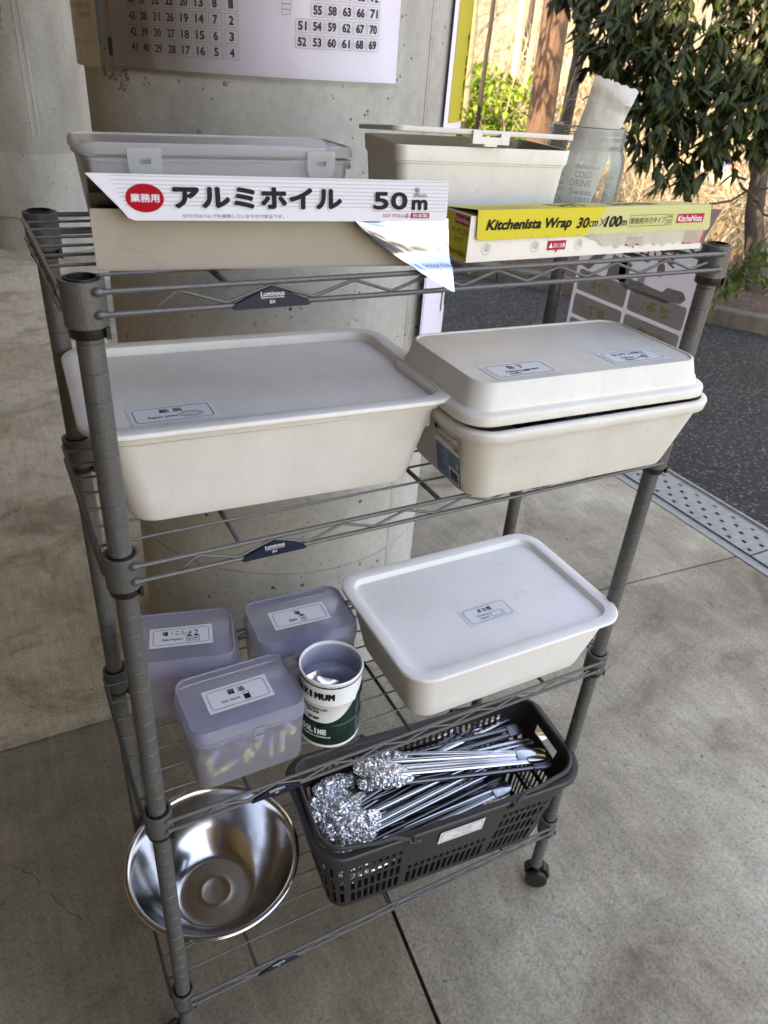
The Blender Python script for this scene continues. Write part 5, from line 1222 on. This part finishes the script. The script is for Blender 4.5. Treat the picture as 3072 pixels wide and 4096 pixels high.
# high leafy boughs of that tree which throw the dappled shade
lv = MB(); wd = MB(); sd = V((-.80, -.42, .62)).normalized()
for zz in (1.25, 1.55, 1.9, 2.2):
    c = V((0, 0, zz)) + sd * rt.uniform(.9, 1.7) + V((rt.uniform(-.1, .1), rt.uniform(-.1, .1), .0)); leafy(lv, wd, c, .22, 12, .085, .03, rt)
    wd.tube([V((0, 0, zz + .4)), V((0, 0, zz + .4)).lerp(c, .5) + V((0, 0, .1)), c], [.012, .009, .005], 5)
lv.build('crown', 'leaf_dark', pr_, smooth=False); wd.build('bough', 'bark_dark', pr_)
tree_trunk('dark_tree', 'slim dark leaning tree trunk just right of the reddish trunk', 40.1, 6.6, (.05, -.03), .050, .045, 'bark_dark')
tree_trunk('pale_tree', 'pale sunlit slender trunk rising from the green bush', 33.4, 7.0, (-.06, .05), .058, .045, 'bark_pale')
tree_trunk('pale_tree', 'thinner pale sunlit stem close to the reddish trunk', 37.2, 7.4, (.02, .0), .032, .022, 'bark_pale')
tree_trunk('dark_sapling', 'thin dark sapling stem inside the green bush', 34.3, 6.3, (.03, .0), .020, .014, 'bark_dark')
rk = random.Random(31)
for i in range(26):
    az = rk.uniform(26, 60); ds = rk.uniform(9, 20); r = rk.uniform(.03, .09)
    tree_trunk('bare_tree', 'slender bare tree on the sunlit dry hillside', az, ds, (rk.uniform(-.8, .8), rk.uniform(-.5, .5)), r, r * .6, 'bark_pale' if rk.random() < .75 else 'bark_dark', 'bare trees on the hillside')
# each pale tree's bare side branches
def bare(name, lab, az, ds, n, L, r, mat='twig', group=None, z0=0.0):
    b = CAM + vdir(az, 0) * ds; s_ = 0; b.z = z0; p = thing(name, lab, 'shrub', b, 0, group); t = MB()
    for k in range(n):
        a = V((rk.gauss(0, .15), rk.gauss(0, .15), 0)); d = V((rk.gauss(0, .45), rk.gauss(0, .45), 1)).normalized(); l = L * rk.uniform(.5, 1.1); e = a + d * l
        P = branch_path(a, e, 5, .02, rk); t.tube(P, [r, r * .85, r * .7, r * .5, r * .35, r * .2], 4, caps=False)
        for q in range(6):
            s1 = P[rk.randint(1, 4)]; d2 = (d + V((rk.gauss(0, .7), rk.gauss(0, .7), rk.gauss(0, .4)))).normalized(); e2 = s1 + d2 * l * rk.uniform(.2, .45); P2 = branch_path(s1, e2, 3, .012, rk); t.tube(P2, [r * .45, r * .35, r * .25, r * .12], 3, caps=False)
            for w in range(3):
                s2 = P2[rk.randint(1, 3)]; d3 = (d2 + V((rk.gauss(0, .8), rk.gauss(0, .8), rk.gauss(0, .5)))).normalized(); t.tube([s2, s2 + d3 * l * .16], [r * .2, r * .08], 3, caps=False)
    t.build('stems', mat, p, smooth=False); return p
def hill_z(x, y):
    q = V((x, y, 0)) - kb0; s = q.dot(kd); dk = q.dot(kn) - .13; return zt(max(dk, 0), s) if dk > 0 else 0
for i in range(46):
    az = 27 + 33 * i / 46 + rk.uniform(-.5, .5); ds = rk.uniform(6.8, 13); c = CAM + vdir(az, 0) * ds; z0 = hill_z(c.x, c.y)
    bare('bare_shrub', 'leafless pale twiggy shrub in the sunlit undergrowth', az, ds, rk.randint(5, 9), rk.uniform(.8, 2.0), rk.uniform(.006, .014), group='bare shrubs on the slope', z0=z0 - .05)
# sunlit green bush
gb = V((3.9, 5.9, 0)); gb.z = hill_z(gb.x, gb.y); g_ = thing('green_bush', 'sunlit yellow-green leafy bush to the left of the reddish trunk', 'bush', gb)
lv = MB(); wd = MB()
for _ in range(60):
    az = rt.uniform(29.0, 38.0); el = rt.uniform(-6.5, -1.0); c = CAM + vdir(az, el) * rt.uniform(6.7, 8.0); leafy(lv, wd, c - gb, .27, 17, .085, .035, rt, .3)
    wd.tube([V((rt.uniform(-.3, .3), rt.uniform(-.3, .3), 0)), c - gb], [.012, .004], 4)
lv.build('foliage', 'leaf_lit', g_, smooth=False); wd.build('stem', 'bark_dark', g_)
# small shrub at the right edge
gb = V((4.35, 2.75, .05)); g_ = thing('small_shrub', 'small sparse green shrub beside the trunk at the right edge', 'bush', gb); lv = MB(); wd = MB()
for _ in range(12):
    c = CAM + vdir(rt.uniform(52.4, 56.0), rt.uniform(-13.0, -8.0)) * rt.uniform(4.6, 5.0); leafy(lv, wd, c - gb, .10, 5, .06, .020, rt, .2); wd.tube([V((0, 0, 0)), (c - gb) * .5 + V((0, 0, .08)), c - gb], [.006, .004, .002], 4)
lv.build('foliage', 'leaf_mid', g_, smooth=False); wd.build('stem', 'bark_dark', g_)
# dry grass and litter as stuff
t = MB(); rg_ = random.Random(77)
for i in range(16000):
    dk = 1.6 + (rg_.random() ** 1.6) * 16; s = rg_.uniform(-4, 15); p = terrain_pt(dk, s); h = rg_.uniform(.08, .38) * (1 + dk * .03); w = .004 + .0012 * dk; d = V((rg_.gauss(0, .45), rg_.gauss(0, .45), 1)).normalized(); x = V((rg_.uniform(-1, 1), rg_.uniform(-1, 1), 0)).normalized()
    t.add([p - x * w, p + x * w, p + d * h * .6 + x * w * .6, p + d * h + V((0, 0, -h * .1))], [(0, 1, 2, 3)])
o = t.build('dry_grass', 'drygrass', None, smooth=False); tag(o, 'pale dry grass covering the sunlit slope', 'grass', kind='stuff')
t = MB()
for i in range(9000):
    dk = rg_.uniform(.0, 2.0); s = rg_.uniform(2, 13); p = terrain_pt(dk, s) + V((0, 0, rg_.uniform(.002, .035))); a = rg_.uniform(0, 6.3); L = rg_.uniform(.02, .06); d = V((cos(a), sin(a), rg_.gauss(0, .25))); x = V((-sin(a), cos(a), 0)) * rg_.uniform(.0012, .003)
    t.add([p - d * L / 2 - x, p - d * L / 2 + x, p + d * L / 2 + x, p + d * L / 2 - x], [(0, 1, 2, 3)])
o = t.build('needle_litter', 'needle', None, smooth=False); tag(o, 'brown fallen needles and bark litter behind the kerb', 'litter', kind='stuff')
t = MB()
for i in range(420):
    x, y = rg_.uniform(-1.2, 1.8), rg_.uniform(-1.0, 3.0); s = rg_.uniform(.0008, .0028); a = rg_.uniform(0, 6.3); t.box((x, y, .0006 + s * .2), (s * 2.2, s, s * .5), 0, a)
o = t.build('floor_crumbs', 'needle', None, smooth=False); tag(o, 'tiny brown crumbs of leaf litter scattered on the floor', 'litter', kind='stuff')
cr = MB(); R9 = random.Random(4); P = [V((-.62, .60, 0)), V((-.40, .50, 0)), V((-.225, .445, 0)), V((-.18, .395, 0)), V((-.138, .305, 0)), V((-.10, .26, 0))]; fine = []
for a, b in zip(P, P[1:]):
    for q in range(6): fine.append(a.lerp(b, q / 6) + V((R9.gauss(0, .003), R9.gauss(0, .003), .0007)))
for a, b in zip(fine, fine[1:]):
    n_ = V((-(b - a).y, (b - a).x, 0)).normalized() * R9.uniform(.0002, .0006); cr.add([a - n_, b - n_, b + n_, a + n_], [(0, 1, 2, 3)])
o = cr.build('floor_crack', 'darkgap', None, smooth=False); o['kind'] = 'structure'
def rock(c, r, mat, name, lab, cat, grp=None):
    t = MB(); n1, n2 = 8, 12; rg = []
    for i in range(n1 + 1):
        a = pi * i / n1; rg.append([(r * max(.02, sin(a)) * cos(2 * pi * k / n2) * (1 + .3 * noise.noise(V((i, k, r * 50)))), r * max(.02, sin(a)) * sin(2 * pi * k / n2), r * .7 * cos(a) * (1 + .2 * noise.noise(V((k, i, r * 90))))) for k in range(n2)])
    t.loft(rg[::-1], 0, True, True, True); o = t.build(name, mat, None, loc=c, ang=30); return tag(o, lab, cat, grp)
for i, (az, el, ds, r) in enumerate(((47.6, -5.2, 9.5, .08), (49.6, -4.7, 9.0, .09), (50.1, -5.5, 9.2, .08), (51.2, -5.4, 9.4, .09), (50.5, -4.2, 9.6, .06), (52.6, -5.4, 9.3, .07), (48.0, -4.6, 9.3, .05))):
    rock(CAM + vdir(az, el) * ds, r, 'rock', 'pale_rock', 'pale sunlit rock on the slope at the far right', 'rock', 'pale rocks on the slope')
rock(CAM + vdir(50.9, -4.6) * 8.8, .06, 'bluebag', 'blue_bag', 'small blue bundle on the slope at the far right', 'bag'); rock(CAM + vdir(51.4, -4.6) * 8.8, .06, 'redcloth', 'red_bag', 'small red bundle beside the blue one on the slope', 'bag')

# ------------------------------------------------------------------ LIGHT, SKY, CAMERA
world = bpy.data.worlds.new('World'); scene.world = world; world.use_nodes = True; nt = world.node_tree; nt.nodes.clear()
SUN_AZ_FROM = V((-.82, -.40, 0)).normalized(); EL = radians(42)
sky = nt.nodes.new('ShaderNodeTexSky'); sky.sky_type = 'NISHITA'; sky.sun_disc = False; sky.sun_elevation = EL
sky.sun_rotation = math.atan2(SUN_AZ_FROM.x, SUN_AZ_FROM.y)
bg = nt.nodes.new('ShaderNodeBackground'); bg.inputs[1].default_value = 0.15; wo = nt.nodes.new('ShaderNodeOutputWorld')
nt.links.new(sky.outputs[0], bg.inputs[0]); nt.links.new(bg.outputs[0], wo.inputs[0])
sl = bpy.data.lights.new('sun', 'SUN'); sl.energy = 2.0; sl.angle = radians(.5); sl.color = (1.0, .94, .84); so_ = bpy.data.objects.new('sun', sl); COL.objects.link(so_)
dirv = -(SUN_AZ_FROM * cos(EL) + V((0, 0, sin(EL)))); so_.rotation_euler = dirv.to_track_quat('-Z', 'Y').to_euler(); so_.location = (-5, -5, 8)
cd = bpy.data.cameras.new('camera'); cam = bpy.data.objects.new('camera', cd); COL.objects.link(cam); scene.camera = cam
yaw, pit, rol = .5262, -.5512, .0817
f = V((sin(yaw) * cos(pit), cos(yaw) * cos(pit), sin(pit))); rt_ = f.cross(V((0, 0, 1))).normalized(); up = rt_.cross(f)
r2 = rt_ * cos(rol) + up * sin(rol); u2 = up * cos(rol) - rt_ * sin(rol)
mm = Matrix((r2, u2, -f)).transposed().to_4x4(); mm.translation = CAM; cam.matrix_world = mm
cd.sensor_fit = 'HORIZONTAL'; cd.sensor_width = 36; cd.lens = 36 * 2958.1 / 3072; cd.clip_start = .02; cd.clip_end = 1500
cd.dof.use_dof = True; cd.dof.focus_distance = .80; cd.dof.aperture_fstop = cd.lens / 2.0 
scene.view_settings.view_transform = 'Standard'; scene.view_settings.look = 'None'; scene.view_settings.gamma = 1; scene.view_settings.exposure = 2.95; scene.view_settings.use_white_balance = True; scene.view_settings.white_balance_temperature = 9300; scene.view_settings.white_balance_tint = 19
scene.render.resolution_x = 768; scene.render.resolution_y = 1024
cy = scene.cycles; cy.max_bounces = 8; cy.diffuse_bounces = 4; cy.glossy_bounces = 4; cy.transmission_bounces = 8; cy.transparent_max_bounces = 16; cy.caustics_reflective = False; cy.caustics_refractive = True; cy.use_denoising = True; cy.sample_clamp_indirect = 6
